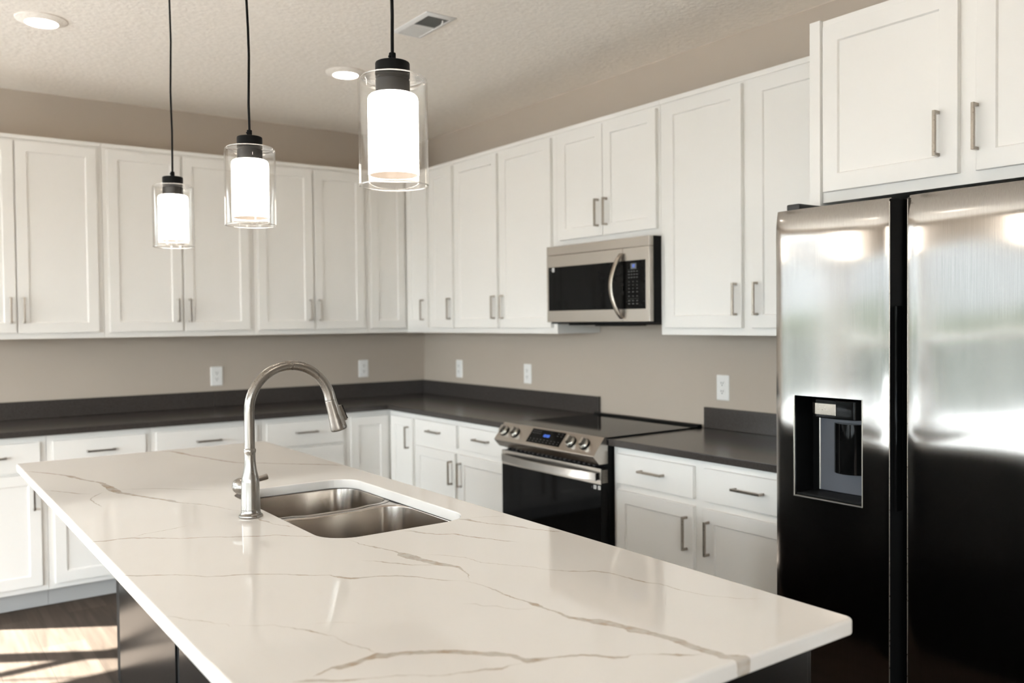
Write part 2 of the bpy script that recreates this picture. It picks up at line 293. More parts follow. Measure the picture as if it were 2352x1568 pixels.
# broken, uneven vein strength
n3 = N('ShaderNodeTexNoise'); n3.inputs['Scale'].default_value = 30; n3.inputs['Detail'].default_value = 2; L(tc.outputs['Object'], n3.inputs['Vector'])
st = fm_('MULTIPLY_ADD', n3.outputs['Fac'], .9, .45, clamp=True)
mx = N('ShaderNodeMix'); mx.data_type = 'RGBA'; L(fm_('MULTIPLY', total, st), mx.inputs['Factor'])
L(wr.outputs['Color'], mx.inputs[6]); L(vr.outputs['Color'], mx.inputs[7]); L(mx.outputs[2], b.inputs['Base Color'])

# ------------------------------------------------------------------ mesh helpers
def box(bm, x0, x1, y0, y1, z0, z1, bev=0., seg=2):
    x0, x1 = sorted((x0, x1)); y0, y1 = sorted((y0, y1)); z0, z1 = sorted((z0, z1))
    vs = [bm.verts.new((x, y, z)) for x in (x0, x1) for y in (y0, y1) for z in (z0, z1)]
    F = [(0, 1, 3, 2), (4, 6, 7, 5), (0, 4, 5, 1), (2, 3, 7, 6), (0, 2, 6, 4), (1, 5, 7, 3)]
    fs = [bm.faces.new([vs[i] for i in f]) for f in F]
    if bev > 0:
        es = list({e for f in fs for e in f.edges})
        bmesh.ops.bevel(bm, geom=es, offset=min(bev, .45 * min(x1 - x0, y1 - y0, z1 - z0)), segments=seg, profile=.5, affect='EDGES')
def prism(bm, pts, axis, lo, hi, bev=0.):
    def P(a, b_, c):
        return {'x': (c, a, b_), 'y': (a, c, b_), 'z': (a, b_, c)}[axis]
    A = [bm.verts.new(P(a, b_, lo)) for a, b_ in pts]; B = [bm.verts.new(P(a, b_, hi)) for a, b_ in pts]
    n = len(pts); fs = [bm.faces.new(A[::-1]), bm.faces.new(B)]
    for i in range(n): fs.append(bm.faces.new((A[i], A[(i + 1) % n], B[(i + 1) % n], B[i])))
    if bev > 0:
        es = list({e for f in fs for e in f.edges})
        bmesh.ops.bevel(bm, geom=es, offset=bev, segments=2, profile=.5, affect='EDGES')
def lathe(bm, prof, c, axis=(0, 0, 1), seg=32, closed=False):
    """prof: (radius, height) pairs, revolved about the axis through c"""
    ax = Vector(axis).normalized(); a = ax.orthogonal().normalized(); b_ = ax.cross(a); c = Vector(c)
    rings = []
    for r_, h in prof:
        if r_ < 1e-6: rings.append([bm.verts.new(c + ax * h)])
        else: rings.append([bm.verts.new(c + ax * h + r_ * (math.cos(2 * math.pi * i / seg) * a + math.sin(2 * math.pi * i / seg) * b_)) for i in range(seg)])
    prs = list(zip(rings, rings[1:])) + ([(rings[-1], rings[0])] if closed else [])
    for p, q in prs:
        for i in range(seg):
            j = (i + 1) % seg
            if len(p) == 1 and len(q) == 1: continue
            if len(p) == 1: bm.faces.new((p[0], q[i], q[j]))
            elif len(q) == 1: bm.faces.new((p[i], p[j], q[0]))
            else: bm.faces.new((p[i], p[j], q[j], q[i]))
def tube(bm, pts, rad, seg=16, flat=None):
    """sweep a circle (or flat = (half_w along first normal, half_h)) along pts"""
    pts = [Vector(p) for p in pts]; n = len(pts)
    if not isinstance(rad, (list, tuple)): rad = [rad] * n
    T = [(pts[min(i + 1, n - 1)] - pts[max(i - 1, 0)]).normalized() for i in range(n)]
    nrm = T[0].orthogonal().normalized()
    if abs(T[0].z) < .9: nrm = (Vector((0, 0, 1)) - T[0] * T[0].z).normalized()
    rings = []
    for i in range(n):
        nrm = (nrm - T[i] * nrm.dot(T[i])).normalized(); bn = T[i].cross(nrm)
        rings.append([bm.verts.new(pts[i] + rad[i] * (math.cos(2 * math.pi * k / seg) * nrm + math.sin(2 * math.pi * k / seg) * bn)) for k in range(seg)])
    for p, q in zip(rings, rings[1:]):
        for i in range(seg):
            j = (i + 1) % seg; bm.faces.new((p[i], p[j], q[j], q[i]))
    bm.faces.new(rings[0][::-1]); bm.faces.new(rings[-1])
def rrect(x0, x1, y0, y1, r_, n=8):
    out = []
    rs = r_ if isinstance(r_, (list, tuple)) else [r_] * 4
    for (cx, cy, a0, rr_) in ((x1 - rs[0], y1 - rs[0], 0, rs[0]), (x0 + rs[1], y1 - rs[1], 90, rs[1]), (x0 + rs[2], y0 + rs[2], 180, rs[2]), (x1 - rs[3], y0 + rs[3], 270, rs[3])):
        for i in range(n + 1):
            a = R(a0 + 90 * i / n); out.append((cx + rr_ * math.cos(a), cy + rr_ * math.sin(a)))
    return out
def loft(bm, loops, cap0=False, cap1=False):
    rings = [[bm.verts.new(p) for p in l] for l in loops]
    for p, q in zip(rings, rings[1:]):
        for i in range(len(p)):
            j = (i + 1) % len(p); bm.faces.new((p[i], p[j], q[j], q[i]))
    if cap0: bm.faces.new(rings[0][::-1])
    if cap1: bm.faces.new(rings[-1])
    return rings
def BM(): return bmesh.new()

def world_loc(o):
    v = Vector((0, 0, 0))
    while o is not None: v = v + o.location; o = o.parent
    return v
def obj(name, bm, m, parent=None, loc=None, smooth=40, **props):
    """link bm (built in world coordinates) as ONE mesh object"""
    bmesh.ops.recalc_face_normals(bm, faces=bm.faces[:])
    org = Vector(loc) if loc is not None else Vector((0, 0, 0))
    base = world_loc(parent) + org if parent is not None else org
    bmesh.ops.translate(bm, verts=bm.verts[:], vec=-base)
    me = bpy.data.meshes.new(name); bm.to_mesh(me); bm.free()
    for p in me.polygons: p.use_smooth = True
    me.set_sharp_from_angle(angle=R(smooth))
    me.materials.append(M[m] if isinstance(m, str) else m)
    o = bpy.data.objects.new(name, me); C.objects.link(o)
    wn = o.modifiers.new('weighted_normals', 'WEIGHTED_NORMAL'); wn.weight = 100; wn.keep_sharp = True
    o.location = org
    if parent is not None: o.parent = parent
    for k, v_ in props.items(): o[k] = v_
    return o
def thing(name, loc, label, cat, group=None):
    o = bpy.data.objects.new(name, None); C.objects.link(o); o.location = loc
    o.empty_display_size = .1
    o['label'] = label; o['category'] = cat
    if group: o['group'] = group
    return o
def struct(name, bm, m, label, cat, smooth=40):
    o = obj(name, bm, m, smooth=smooth); o['kind'] = 'structure'; o['label'] = label; o['category'] = cat
    return o
def place(name, mesh, parent, wloc, rot):
    o = bpy.data.objects.new(name, mesh); C.objects.link(o)
    o.location = Vector(wloc) - world_loc(parent); o.rotation_euler = rot; o.parent = parent
    return o
def dup(root, loc, rot=None, label=None):
    r_ = root.copy(); C.objects.link(r_); r_.location = loc
    if rot is not None: r_.rotation_euler = rot
    if label: r_['label'] = label
    for ch in list(root.children):
        c_ = ch.copy(); C.objects.link(c_); c_.parent = r_
        for g in list(ch.children):
            d = g.copy(); C.objects.link(d); d.parent = c_
    return r_

# ------------------------------------------------------------------ setting
XL, YF, CH, T = -7.0, -9.5, 2.765, .14
bm = BM(); box(bm, XL - T, T, YF - T, T, -.10, 0); struct('floor', bm, 'floor', 'dark brown wood plank floor with bright sun patches', 'floor')
bm = BM(); box(bm, XL - T, T, YF - T, T, CH, CH + .1); struct('ceiling', bm, 'ceiling', 'pale textured ceiling with recessed lights', 'ceiling')

def wall_with_holes(name, axis, at, a0, a1, holes, label, outward):
    """axis 'x': wall runs along x at y=at; 'y': runs along y at x=at. holes: (a0, a1, z0, z1)"""
    bm = BM()
    lo, hi = (at, at + T) if outward > 0 else (at - T, at)
    def b_(p, q, z0, z1):
        if q - p < 1e-4 or z1 - z0 < 1e-4: return
        if axis == 'x': box(bm, p, q, lo, hi, z0, z1)
        else: box(bm, lo, hi, p, q, z0, z1)
    cur = a0
    for (p, q, z0, z1) in sorted(holes):
        b_(cur, p, 0, CH); b_(p, q, 0, z0); b_(p, q, z1, CH); cur = q
    b_(cur, a1, 0, CH)
    return struct(name, bm, 'wall', label, 'wall')
DOOR = (-6.80, -4.165, 0.0, 2.46)
WIN1 = (-4.30, -.20, .02, 2.16); FILL_WIN2 = (-8.8, -5.1, .35, 2.38); FILL_WIN3 = (-6.2, -4.4, .95, 2.3)
wall_with_holes('wall_back', 'x', 0, XL - T, T, [DOOR], 'greige painted wall behind the long row of cabinets at left', 1)
wall_with_holes('wall_right', 'y', 0, YF - T, 0, [], 'greige painted wall behind the range, microwave and refrigerator', 1)
wall_with_holes('wall_left', 'y', XL, YF - T, 0, [WIN1, FILL_WIN2], 'greige wall with large windows opposite the range', -1)
wall_with_holes('wall_front', 'x', YF, XL, 0, [FILL_WIN3], 'greige wall behind the viewer', -1)

def glazing(name, axis, at, hole, label, cat, bars_a=(), bars_z=(), fr=.06, bd=.04):
    a0, a1, z0, z1 = hole; bm = BM(); d = .05
    def b_(m_, p, q, zz0, zz1, dd, bev=.003):
        if axis == 'x': box(m_, p, q, at - dd, at + dd, zz0, zz1, bev)
        else: box(m_, at - dd, at + dd, p, q, zz0, zz1, bev)
    g = .002
    b_(bm, a0 + g, a0 + fr, z0 + g, z1 - g, d); b_(bm, a1 - fr, a1 - g, z0 + g, z1 - g, d)
    b_(bm, a0 + fr, a1 - fr, z0 + g, z0 + fr, d); b_(bm, a0 + fr, a1 - fr, z1 - fr, z1 - g, d)
    for c, ww, *th in bars_a: b_(bm, c - ww / 2, c + ww / 2, z0 + fr, z1 - fr, th[0] if th else bd)
    for c, ww in bars_z: b_(bm, a0 + fr, a1 - fr, c - ww / 2, c + ww / 2, bd)
    o = struct(name, bm, 'trim', label, cat)
    p = BM(); b_(p, a0 + fr - .01, a1 - fr + .01, z0 + fr - .01, z1 - fr + .01, .003, 0)
    obj('pane', p, 'pane', o)
    return o
glazing('door_1', 'x', .07, DOOR, 'white glazed patio door with transom beside the left cabinets', 'door', [(-4.993, .145), (-5.46, .016, .005), (-6.52, .10)], [(2.036, .047)], bd=.02)
glazing('window_1', 'y', XL - .07, WIN1, 'tall white framed window nearest the patio door', 'window', [(-1.77, .09), (-3.04, .09)], [(1.22, .05)])
glazing('added_window_left', 'y', XL - .07, FILL_WIN2, 'unseen white framed window added farther along the left wall for side light', 'window', [(-6.95, .09)], [])  # out of view, added for cool side light on the range wall
glazing('added_window_front', 'x', YF - .07, FILL_WIN3, 'unseen white framed window added behind the viewer to light the room', 'window', [(-5.3, .09)], [])  # unseen window, added to light the cabinet fronts
for hole, axis, at, dr in ((DOOR, 'x', .13, (0, -1, 0)), (WIN1, 'y', XL - .13, (1, 0, 0)), (FILL_WIN2, 'y', XL - .13, (1, 0, 0)), (FILL_WIN3, 'x', YF - .13, (0, 1, 0))):
    a, z = (hole[0] + hole[1]) / 2, (hole[2] + hole[3]) / 2
    portal((a, at, z) if axis == 'x' else (at, a, z), hole[1] - hole[0], hole[3] - hole[2], dr)
# ground outside the windows
bm = BM(); box(bm, -13, -XL * 0 - 4.0, .16, 6, -.25, -.12); box(bm, -19.5, XL - .16, -11, .16, -.25, -.12)
struct('patio_slab', bm, 'concrete', 'pale concrete patio outside the windows', 'patio')
bm = BM(); box(bm, -60, 40, -60, 60, -.40, -.26); struct('ground', bm, 'lawn', 'grass outside the house', 'ground')
# baseboards
for nm, b4, lb in (('baseboard_left', (XL + .001, XL + .016, YF + .02, WIN1[0] - .02), 'white baseboard under the left windows'),
               ('baseboard_front', (XL + .02, -.02, YF + .001, YF + .016), 'white baseboard behind the viewer'),
               ('baseboard_right', (-.016, -.001, YF + .02, -4.9), 'white baseboard beyond the refrigerator')):
    bm = BM(); box(bm, *b4, .001, .11, .004); struct(nm, bm, 'trim', lb, 'baseboard')

# ------------------------------------------------------------------ cabinets
def FA(u, w_, z): return (u, -w_, z)            # back wall: u = x
def FB(u, w_, z): return (-w_, -u, z)           # right wall: u = -y
def fbox(bm, F, u0, u1, w0, w1, z0, z1, bev=0.):
    a, b_ = F(u0, w0, z0), F(u1, w1, z1)
    box(bm, a[0], b_[0], a[1], b_[1], a[2], b_[2], bev)
def slab(F, u0, u1, w0, w1, z0, z1, bev=.0022):
    bm = BM(); fbox(bm, F, u0, u1, w0, w1, z0, z1, bev); return bm
def shaker(F, u0, u1, w0, w1, z0, z1, rail=.055, rec=.008):
    bm = BM(); e = .0022
    def lp(i, w_): return [Vector(F(*p)) for p in ((u0 + i, w_, z0 + i), (u1 - i, w_, z0 + i), (u1 - i, w_, z1 - i), (u0 + i, w_, z1 - i))]
    loops = [lp(0, w0), lp(0, w1 - e), lp(e * .35, w1 - e * .35), lp(e, w1), lp(rail - .0015, w1), lp(rail, w1 - .0012), lp(rail + .0035, w1 - rec)]
    loft(bm, loops, cap0=True, cap1=True)
    return bm
# bar pull: bar along z, posts towards +y, origin on the door face
def handle_mesh():
    bm = BM(); hl, s, pr = .0685, .0095, .031
    box(bm, -s / 2, s / 2, -pr, -pr + s, -hl, hl, .0008, 1)
    for z in (-hl, hl - s): box(bm, -s / 2, s / 2, -pr + s - .0005, 0, z, z + s, .0006, 1)
    bmesh.ops.recalc_face_normals(bm, faces=bm.faces[:])
    me = bpy.data.meshes.new('handle'); bm.to_mesh(me); bm.free(); me.materials.append(M['nickel'])
    return me
HM = handle_mesh()
def pull(F, parent, u, w_, z, horiz=False):
    rot = (0, R(90) if horiz else 0, 0 if F is FA else R(-90))
    return place('handle', HM, parent, F(u, w_, z), rot)
WG = 'white wall cabinets'; BG = 'white base cabinets'
UB, UT, UD, DT = 1.371, 2.456, .305, .019
g = .0006
def upper(F, u0, u1, doors, label, z0=UB, z1=UT, depth=UD, dz=(1.403, 2.424), pulls=True):
    t = thing('wall_cabinet', F((u0 + u1) / 2, .002, z0), label, 'cabinet', WG)
    bm = BM(); fbox(bm, F, u0 + g, u1 - g, .002, depth, z0, z1, .0015)
    fbox(bm, F, u0 + g, u1 - g, depth - .002, depth + .008, z1 - .021, z1 + .001, .0015)
    obj('body', bm, 'white', t)
    for (a, b_, side) in doors:
        d = obj('door', shaker(F, a, b_, depth + .0008, depth + DT, dz[0], dz[1]), 'white', t)
        if side:
            pu = b_ - .027 if side == 'r' else a + .027
            pull(F, d, pu, depth + DT, dz[0] + .1215)
    return t
upper(FA, -3.10, -2.2385, [(-3.045, -2.669, 'r'), (-2.662, -2.265, 'l')], 'white two-door wall cabinet at the left edge of the photo, left door cut off')
upper(FA, -2.2385, -1.385, [(-2.211, -1.815, 'r'), (-1.803, -1.413, 'l')], 'white two-door wall cabinet on the back wall behind the smallest pendant')
upper(FA, -1.385, -.6125, [(-1.358, -.999, 'r'), (-.985, -.637, 'l')], 'white two-door wall cabinet just left of the corner, behind the middle pendant')
# corner unit: L shaped body, two hinged leaves
t = thing('corner_wall_cabinet', (-.002, -.002, UB), 'white corner wall cabinet with folded pair of doors in the inner corner', 'cabinet', None)
bm = BM(); Lp = [(-.002, -.002), (-.6119, -.002), (-.6119, -UD), (-UD, -UD), (-UD, -.6245), (-.002, -.6245)]
prism(bm, Lp, 'z', UB, UT, .0012)
k = UD + .008; Lq = [(-.6119, -UD + .002), (-.6119, -k), (-k, -k), (-k, -.6245), (-UD + .002, -.6245), (-UD + .002, -UD + .002)]
prism(bm, Lq, 'z', UT - .021, UT + .001, .001)
obj('body', bm, 'white', t)
obj('door', shaker(FA, -.588, -.3285, UD + .0008, UD + DT, 1.403, 2.424), 'white', t)
d = obj('door', shaker(FB, .3375, .606, UD + .0008, UD + DT, 1.403, 2.424), 'white', t)
pull(FB, d, .558, UD + DT, 1.522)
upper(FB, .6255, .9355, [(.641, .920, 'r')], 'narrow white one-door wall cabinet on the range wall beside the corner')
upper(FB, .9355, 1.956, [(.951, 1.414, 'r'), (1.446, 1.921, 'l')], 'white two-door wall cabinet between the narrow one and the microwave')
t = upper(FB, 1.956, 2.724, [(1.990, 2.3375, None), (2.3425, 2.709, None)], 'short white two-door wall cabinet directly above the microwave', z0=1.833, dz=(1.866, 2.421))
for d, u in zip([c for c in t.children if c.name.startswith('door')], (2.3085, 2.3715)): pull(FB, d, u, UD + DT, 1.981)
upper(FB, 2.724, 3.748, [(2.763, 3.204, 'r'), (3.258, 3.716, 'l')], 'white two-door wall cabinet between the microwave and the refrigerator')
# deep cabinet above the refrigerator
t = thing('fridge_cabinet', FB(4.27, .002, 1.834), 'large deep white cabinet above the steel refrigerator', 'cabinet', None)
bm = BM(); fbox(bm, FB, 3.792, 4.80, .002, .612, 1.836, 2.456, .0015); obj('body', bm, 'white', t)
bm = BM(); fbox(bm, FB, 3.7495, 3.7905, .002, .626, 1.812, 2.458, .0012); obj('filler_panel', bm, 'white', t)
for a, b_, hu in ((3.803, 4.263, 4.206), (4.316, 4.778, 4.3215)):
    d = obj('door', shaker(FB, a, b_, .6128, .631, 1.871, 2.430, rail=.057), 'white', t)
    pull(FB, d, hu, .631, 1.997)

KH, CT, CB = .09, .9145, .8842     # kick height, worktop top, worktop underside
def base(F, u0, u1, drawers, doors, label, dz=(.706, .852), kick=True):
    t = thing('base_cabinet', F((u0 + u1) / 2, .002, .001), label, 'cabinet', BG)
    bm = BM(); fbox(bm, F, u0 + g, u1 - g, .004, .61, KH, CB - .0008, .0015); obj('body', bm, 'white', t)
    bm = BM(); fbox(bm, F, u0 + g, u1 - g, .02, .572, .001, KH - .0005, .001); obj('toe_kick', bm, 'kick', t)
    for (a, b_) in drawers:
        d = obj('drawer', slab(F, a, b_, .6108, .629, *dz), 'white', t); pull(F, d, (a + b_) / 2, .629, (dz[0] + dz[1]) / 2 + .007, True)
    for (a, b_, side) in doors:
        d = obj('door', shaker(F, a, b_, .6108, .629, .12, .692), 'white', t)
        pull(F, d, b_ - .033 if side == 'r' else a + .027, .629, .579)
    return t
base(FA, -3.10, -2.583, [(-3.050, -2.612)], [(-3.050, -2.612, 'r')], 'white base cabinet at the left edge of the photo with one drawer and door')
base(FA, -2.583, -2.0775, [(-2.554, -2.105)], [(-2.554, -2.105, 'r')], 'white base cabinet on the back wall behind the far left island corner')
base(FA, -2.0775, -1.4605, [(-2.050, -1.489)], [(-2.050, -1.772, 'r'), (-1.767, -1.489, 'l')], 'wide-drawer white base cabinet on the back wall, left of the faucet')
t = base(FA, -1.4605, -.9205, [(-1.432, -.946)], [], 'white drawer base cabinet on the back wall seen under the faucet arch')
for dz in ((.420, .692), (.120, .406)):
    d = obj('drawer', slab(FA, -1.432, -.946, .6108, .629, *dz), 'white', t); pull(FA, d, -1.189, .629, sum(dz) / 2, True)
t = thing('corner_base_cabinet', (-.004, -.004, .001), 'white corner base cabinet with folded pair of tall doors', 'cabinet', None)
bm = BM(); prism(bm, [(-.004, -.004), (-.9199, -.004), (-.9199, -.61), (-.61, -.61), (-.61, -.9399), (-.004, -.9399)], 'z', KH, CB - .0008, .0012); obj('body', bm, 'white', t)
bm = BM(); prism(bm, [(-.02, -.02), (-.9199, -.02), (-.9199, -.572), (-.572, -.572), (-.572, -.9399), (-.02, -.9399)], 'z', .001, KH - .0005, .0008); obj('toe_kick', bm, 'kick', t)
obj('door', shaker(FA, -.896, -.6335, .6108, .629, .12, .851), 'white', t)
d = obj('door', shaker(FB, .645, .925, .6108, .629, .12, .851), 'white', t); pull(FB, d, .878, .629, .730)
base(FB, .9405, 1.9535, [(.957, 1.431), (1.458, 1.935)], [(.957, 1.414, 'r'), (1.452, 1.935, 'l')], 'white base cabinet between the corner and the range, two drawers over two doors', dz=(.722, .853))
base(FB, 2.7265, 3.728, [(2.757, 3.207), (3.262, 3.712)], [(2.757, 3.207, 'r'), (3.262, 3.712, 'l')], 'white base cabinet between the range and the refrigerator, two drawers over two doors', dz=(.722, .853))

# ------------------------------------------------------------------ dark worktops
def worktop(pts, loc, label, strips):
    t = thing('worktop', loc, label, 'worktop', None)
    bm = BM(); prism(bm, pts, 'z', CB, CT, .003); obj('slab', bm, 'dark_quartz', t)
    for b6 in strips:
        bm = BM(); box(bm, *b6, CT + .0006, 1.0155, .002); obj('backsplash', bm, 'dark_quartz', t)
    return t
CD = .6465
worktop([(-.002, -.002), (-3.12, -.002), (-3.12, -CD), (-CD, -CD), (-CD, -1.955), (-.002, -1.955)], (-.3, -.3, CB),
        'long dark grey L-shaped worktop along the back wall and round the corner to the range',
        [(-3.12, -1.551, -.022, -.002), (-1.549, -.0225, -.022, -.002), (-.022, -.002, -1.955, -.002)])
worktop([(-.002, -2.7255), (-CD, -2.7255), (-CD, -3.728), (-.002, -3.728)], (-.3, -3.2, CB),
        'short dark grey worktop between the range and the refrigerator', [(-.022, -.002, -3.728, -2.7255)])

# ------------------------------------------------------------------ island
t = thing('kitchen_island', (-2.2, -3.25, .001), 'black panelled kitchen island under the white veined worktop', 'island')
IX0, IX1, IY0, IY1 = -2.508, -1.936, -4.672, -1.822
bm = BM()          # open-topped carcass: the sink bowls hang inside it
for b6 in ((IX0 + .016, IX0 + .034, IY0, IY1), (IX1 - .018, IX1, IY0, IY1), (IX0 + .034, IX1 - .018, IY0, IY0 + .018), (IX0 + .034, IX1 - .018, IY1 - .018, IY1)):
    box(bm, *b6, .002, CB - .001, .001)
box(bm, IX0 + .034, IX1 - .018, IY0 + .018, IY1 - .018, .002, .10)
obj('body', bm, 'black_island', t)
ys = [IY1 - .0785, -2.723, -2.7685, -3.680, -3.7255, IY0 + .022]
for a, b_ in zip(ys[0::2], ys[1::2]):
    bm = BM(); box(bm, IX0, IX0 + .0155, b_, a, .003, CB - .0015, .003); obj('side_panel', bm, 'black_island', t)
for a, b_ in ((IY1, IY1 - .0775), (-2.724, -2.7675), (-3.681, -3.7245)):
    bm = BM(); box(bm, IX0 + .006, IX0 + .0155, b_, a, .003, CB - .0015, .001); obj('seam_strip', bm, 'black_matte', t)
bm = BM(); box(bm, IX0 + .05, IX1 - .03, IY0 - .0165, IY0 - .0005, .003, CB - .0015, .002); obj('end_panel', bm, 'black_island', t)
# far side doors facing the range
for a, b_ in ((-4.66, -4.06), (-4.05, -3.70), (-3.69, -3.25), (-3.24, -2.80), (-2.79, -2.32), (-2.31, -1.835)):
    bm = BM(); box(bm, IX1 + .0006, IX1 + .019, a, b_, .10, .86, .002); obj('door', bm, 'black_island', t)
# worktop with sink cut-out
t = thing('island_worktop', ISL, 'white quartz island worktop with tan veins and a sink cut-out', 'worktop')
bm = BM()
X0, X1, Y0, Y1 = -2.842, -1.864, -4.714, -1.788
SX0, SX1, SY0, SY1 = -2.380, -1.966, -3.640, -2.874
def ring(f, ins, z): return [(x, y, z) for x, y in f(ins)]
outf = lambda i: rrect(X0 + i, X1 - i, Y0 + i, Y1 - i, .016 - i * .9, 6)
inf = lambda i: rrect(SX0 - i, SX1 + i, SY0 - i, SY1 + i, .085 + i, 10)
def side(f, r_, n=4):
    lps = [ring(f, r_ * (1 - math.sin(R(90 * k / n))), CT - r_ * (1 - math.cos(R(90 * k / n)))) for k in range(n + 1)]
    lps += [ring(f, r_ * (1 - math.cos(R(90 * k / n))), CB + r_ * (1 - math.sin(R(90 * k / n)))) for k in range(n + 1)]
    return loft(bm, lps)
ro = side(outf, .006); ri = side(inf, .003)
for idx in (0, -1):
    es = []
    for rg in (ro[idx], ri[idx]):
        for i in range(len(rg)): es.append(bm.edges.get((rg[i], rg[(i + 1) % len(rg)])))
    bmesh.ops.triangle_fill(bm, use_beauty=True, use_dissolve=False, edges=es)
obj('slab', bm, 'quartz', t, smooth=35)

# ------------------------------------------------------------------ sink
t = thing('kitchen_sink', (-2.172, -3.25, .68), 'stainless double-bowl undermount sink in the island worktop', 'sink')
def bowl(x0, x1, y0, y1, zt, zb, r_):
    bm = BM(); lps = []
    # outer lip, inner wall, floor
    for ins, z, rad in ((-.016, zt, r_ + .016), (-.002, zt, r_ + .002), (.0015, zt - .0012, r_), (.003, zt - .004, r_), (.010, (zt + zb) / 2, r_), (.016, zb + .03, r_ - .004), (.021, zb + .012, r_ - .008), (.032, zb + .003, r_ - .015), (.050, zb, r_ - .03)):
        def sag(x, y):      # the wall shared by the two bowls dips in the middle
            f = max(0., 1 - abs(y + 3.202) / .045); q = max(0., min(1., (x - SX0 - .078) / .06, (SX1 - .078 - x) / .06))
            return .006 * min(1, f * 1.25) * q * q * (3 - 2 * q) if z > zt - .02 else 0.
        lps.append([(x, y, z - sag(x, y)) for x, y in rrect(x0 + ins, x1 - ins, y0 + ins, y1 - ins, max(rad, .02), 10)])
    for l_ in range(len(lps)):      # finer steps along the straight runs
        o_ = []
        for p, q in zip(lps[l_], lps[l_][1:] + lps[l_][:1]):
            n_ = max(1, int((Vector(q) - Vector(p)).length / .025))
            n_ = 14 if (Vector(q) - Vector(p)).length > .09 else 1
            o_ += [tuple(Vector(p).lerp(Vector(q), k_ / n_)) for k_ in range(n_)]
        lps[l_] = o_
    for l_ in range(4):
        ins, z = ((-.016, zt), (-.002, zt), (.0015, zt - .0012), (.003, zt - .004))[l_]
        lps[l_] = [(x, y, z - (.006 * min(1, max(0., 1 - abs(y + 3.202) / .045) * 1.25) * (lambda q: q * q * (3 - 2 * q))(max(0., min(1., (x - SX0 - .078) / .06, (SX1 - .078 - x) / .06))))) for x, y, _ in lps[l_]]
    loft(bm, lps, cap1=True)
    # underside skin
    lps = [[(x, y, z) for x, y in rrect(x0 + i, x1 - i, y0 + i, y1 - i, r_, 10)] for i, z in ((-.002, zt - .018), (-.001, zt - .019), (.002, zb + .02), (.03, zb - .004))]
    loft(bm, lps, cap1=True)
    return bm
for (y0, y1, zt) in ((-3.182, -2.868, .8834), (-3.646, -3.222, .8834)):
    o = obj('basin', bowl(SX0 - .006, SX1 + .006, y0, y1, zt, .672, .075), 'sinksteel', t, smooth=60)
    cy = (y0 + y1) / 2
    bm = BM(); lathe(bm, [(0, .6735), (.034, .6735), (.038, .6765), (.045, .6765), (.047, .673)], (-2.172, cy, 0)); obj('drain', bm, 'steel', o)
bm = BM(); tube(bm, [(SX0 + .06, -3.202, .8755), (SX0 + .10, -3.202, .8740), (SX0 + .145, -3.202, .8715), (SX1 - .145, -3.202, .8715), (SX1 - .10, -3.202, .8740), (SX1 - .06, -3.202, .8755)], .0058, 12)
for sg, xe in ((1, SX1 + .006), (-1, SX0 - .006)):      # flat web between the rounded bowl corners
    rr0 = .075; P = []
    for k_ in range(9):
        a_ = R(90 * k_ / 8); P.append((xe - sg * rr0 + sg * (rr0 + .004) * math.cos(a_), -3.182 + rr0 - (rr0 + .004) * math.sin(a_)))
    for k_ in range(9):
        a_ = R(90 - 90 * k_ / 8); P.append((xe - sg * rr0 + sg * (rr0 + .004) * math.cos(a_), -3.222 - rr0 + (rr0 + .004) * math.sin(a_)))
    P += [(xe + sg * .014, -3.30), (xe + sg * .014, -3.10)]
    prism(bm, P, 'z', .8800, .8824)
obj('divider', bm, 'sinksteel', t)

# ------------------------------------------------------------------ faucet
FX, FY = -2.4375, -3.255
t = thing('kitchen_faucet', (FX, FY, CT), 'tall brushed nickel gooseneck pull-down faucet on the island beside the sink', 'faucet')
bm = BM()
lathe(bm, [(0, CT + .0005), (.0315, CT + .0005), (.0325, CT + .003), (.0318, CT + .006), (.0275, CT + .009), (.0258, CT + .014), (.0256, CT + .0195), (.0245, CT + .0205), (.0255, CT + .0215), (.0252, CT + .05), (.0240, CT + .095), (.0236, CT + .1015), (.0222, CT + .108), (.0175, CT + .128), (.0152, CT + .150), (.0145, CT + .168), (.0148, CT + .174), (.0164, CT + .178), (.0164, CT + .184), (.0145, CT + .1875), (.013, CT + .188), (0, CT + .188)], (FX, FY, 0), seg=72)
obj('base', bm, 'faucet', t)
pts = [(FX, FY, CT + .186 + .017 * i) for i in range(7)]
cx, cz, rad = FX + .1195, 1.2035, .1195
for i in range(0, 28):
    a = R(180 - i * (172 / 27.)); 
    if i == 0: continue
    pts.append((cx + rad * math.cos(a), FY, cz + .001 + rad * math.sin(a)))
end = Vector(pts[-1])
bm = BM(); tube(bm, pts, [.0138] * (len(pts) - 6) + [.0140, .0143, .0147, .0152, .0157, .0162], 24); obj('spout', bm, 'faucet', t)
ax = Vector((.285, 0, -.958)).normalized()
bm = BM(); lathe(bm, [(0, .0005), (.0160, .0005), (.0166, .002), (.0168, .012), (.0185, .040), (.0225, .074), (.0240, .085), (.0240, .090), (.0228, .0925), (.0195, .0925), (.0190, .090), (0, .090)], end, ax, 36)
head = obj('spray_head', bm, 'faucet', t)
sd = Vector((ax.z * -1, 0, ax.x)).normalized()          # outward side away from the tube
bm = BM()
def slabpts(h0, h1, s0a, s0b, th, hw):
    P = []
    for (h, s) in ((h0, s0a), (h1, s0b)):
        for (ss, yy) in ((0, -hw), (0, hw), (th, hw), (th, -hw)):
            P.append(end + ax * h + sd * (s + ss) + Vector((0, yy, 0)))
    vs = [bm.verts.new(p) for p in P]
    for f in ((0, 1, 2, 3), (4, 7, 6, 5), (0, 4, 5, 1), (1, 5, 6, 2), (2, 6, 7, 3), (3, 7, 4, 0)): bm.faces.new([vs[i] for i in f])
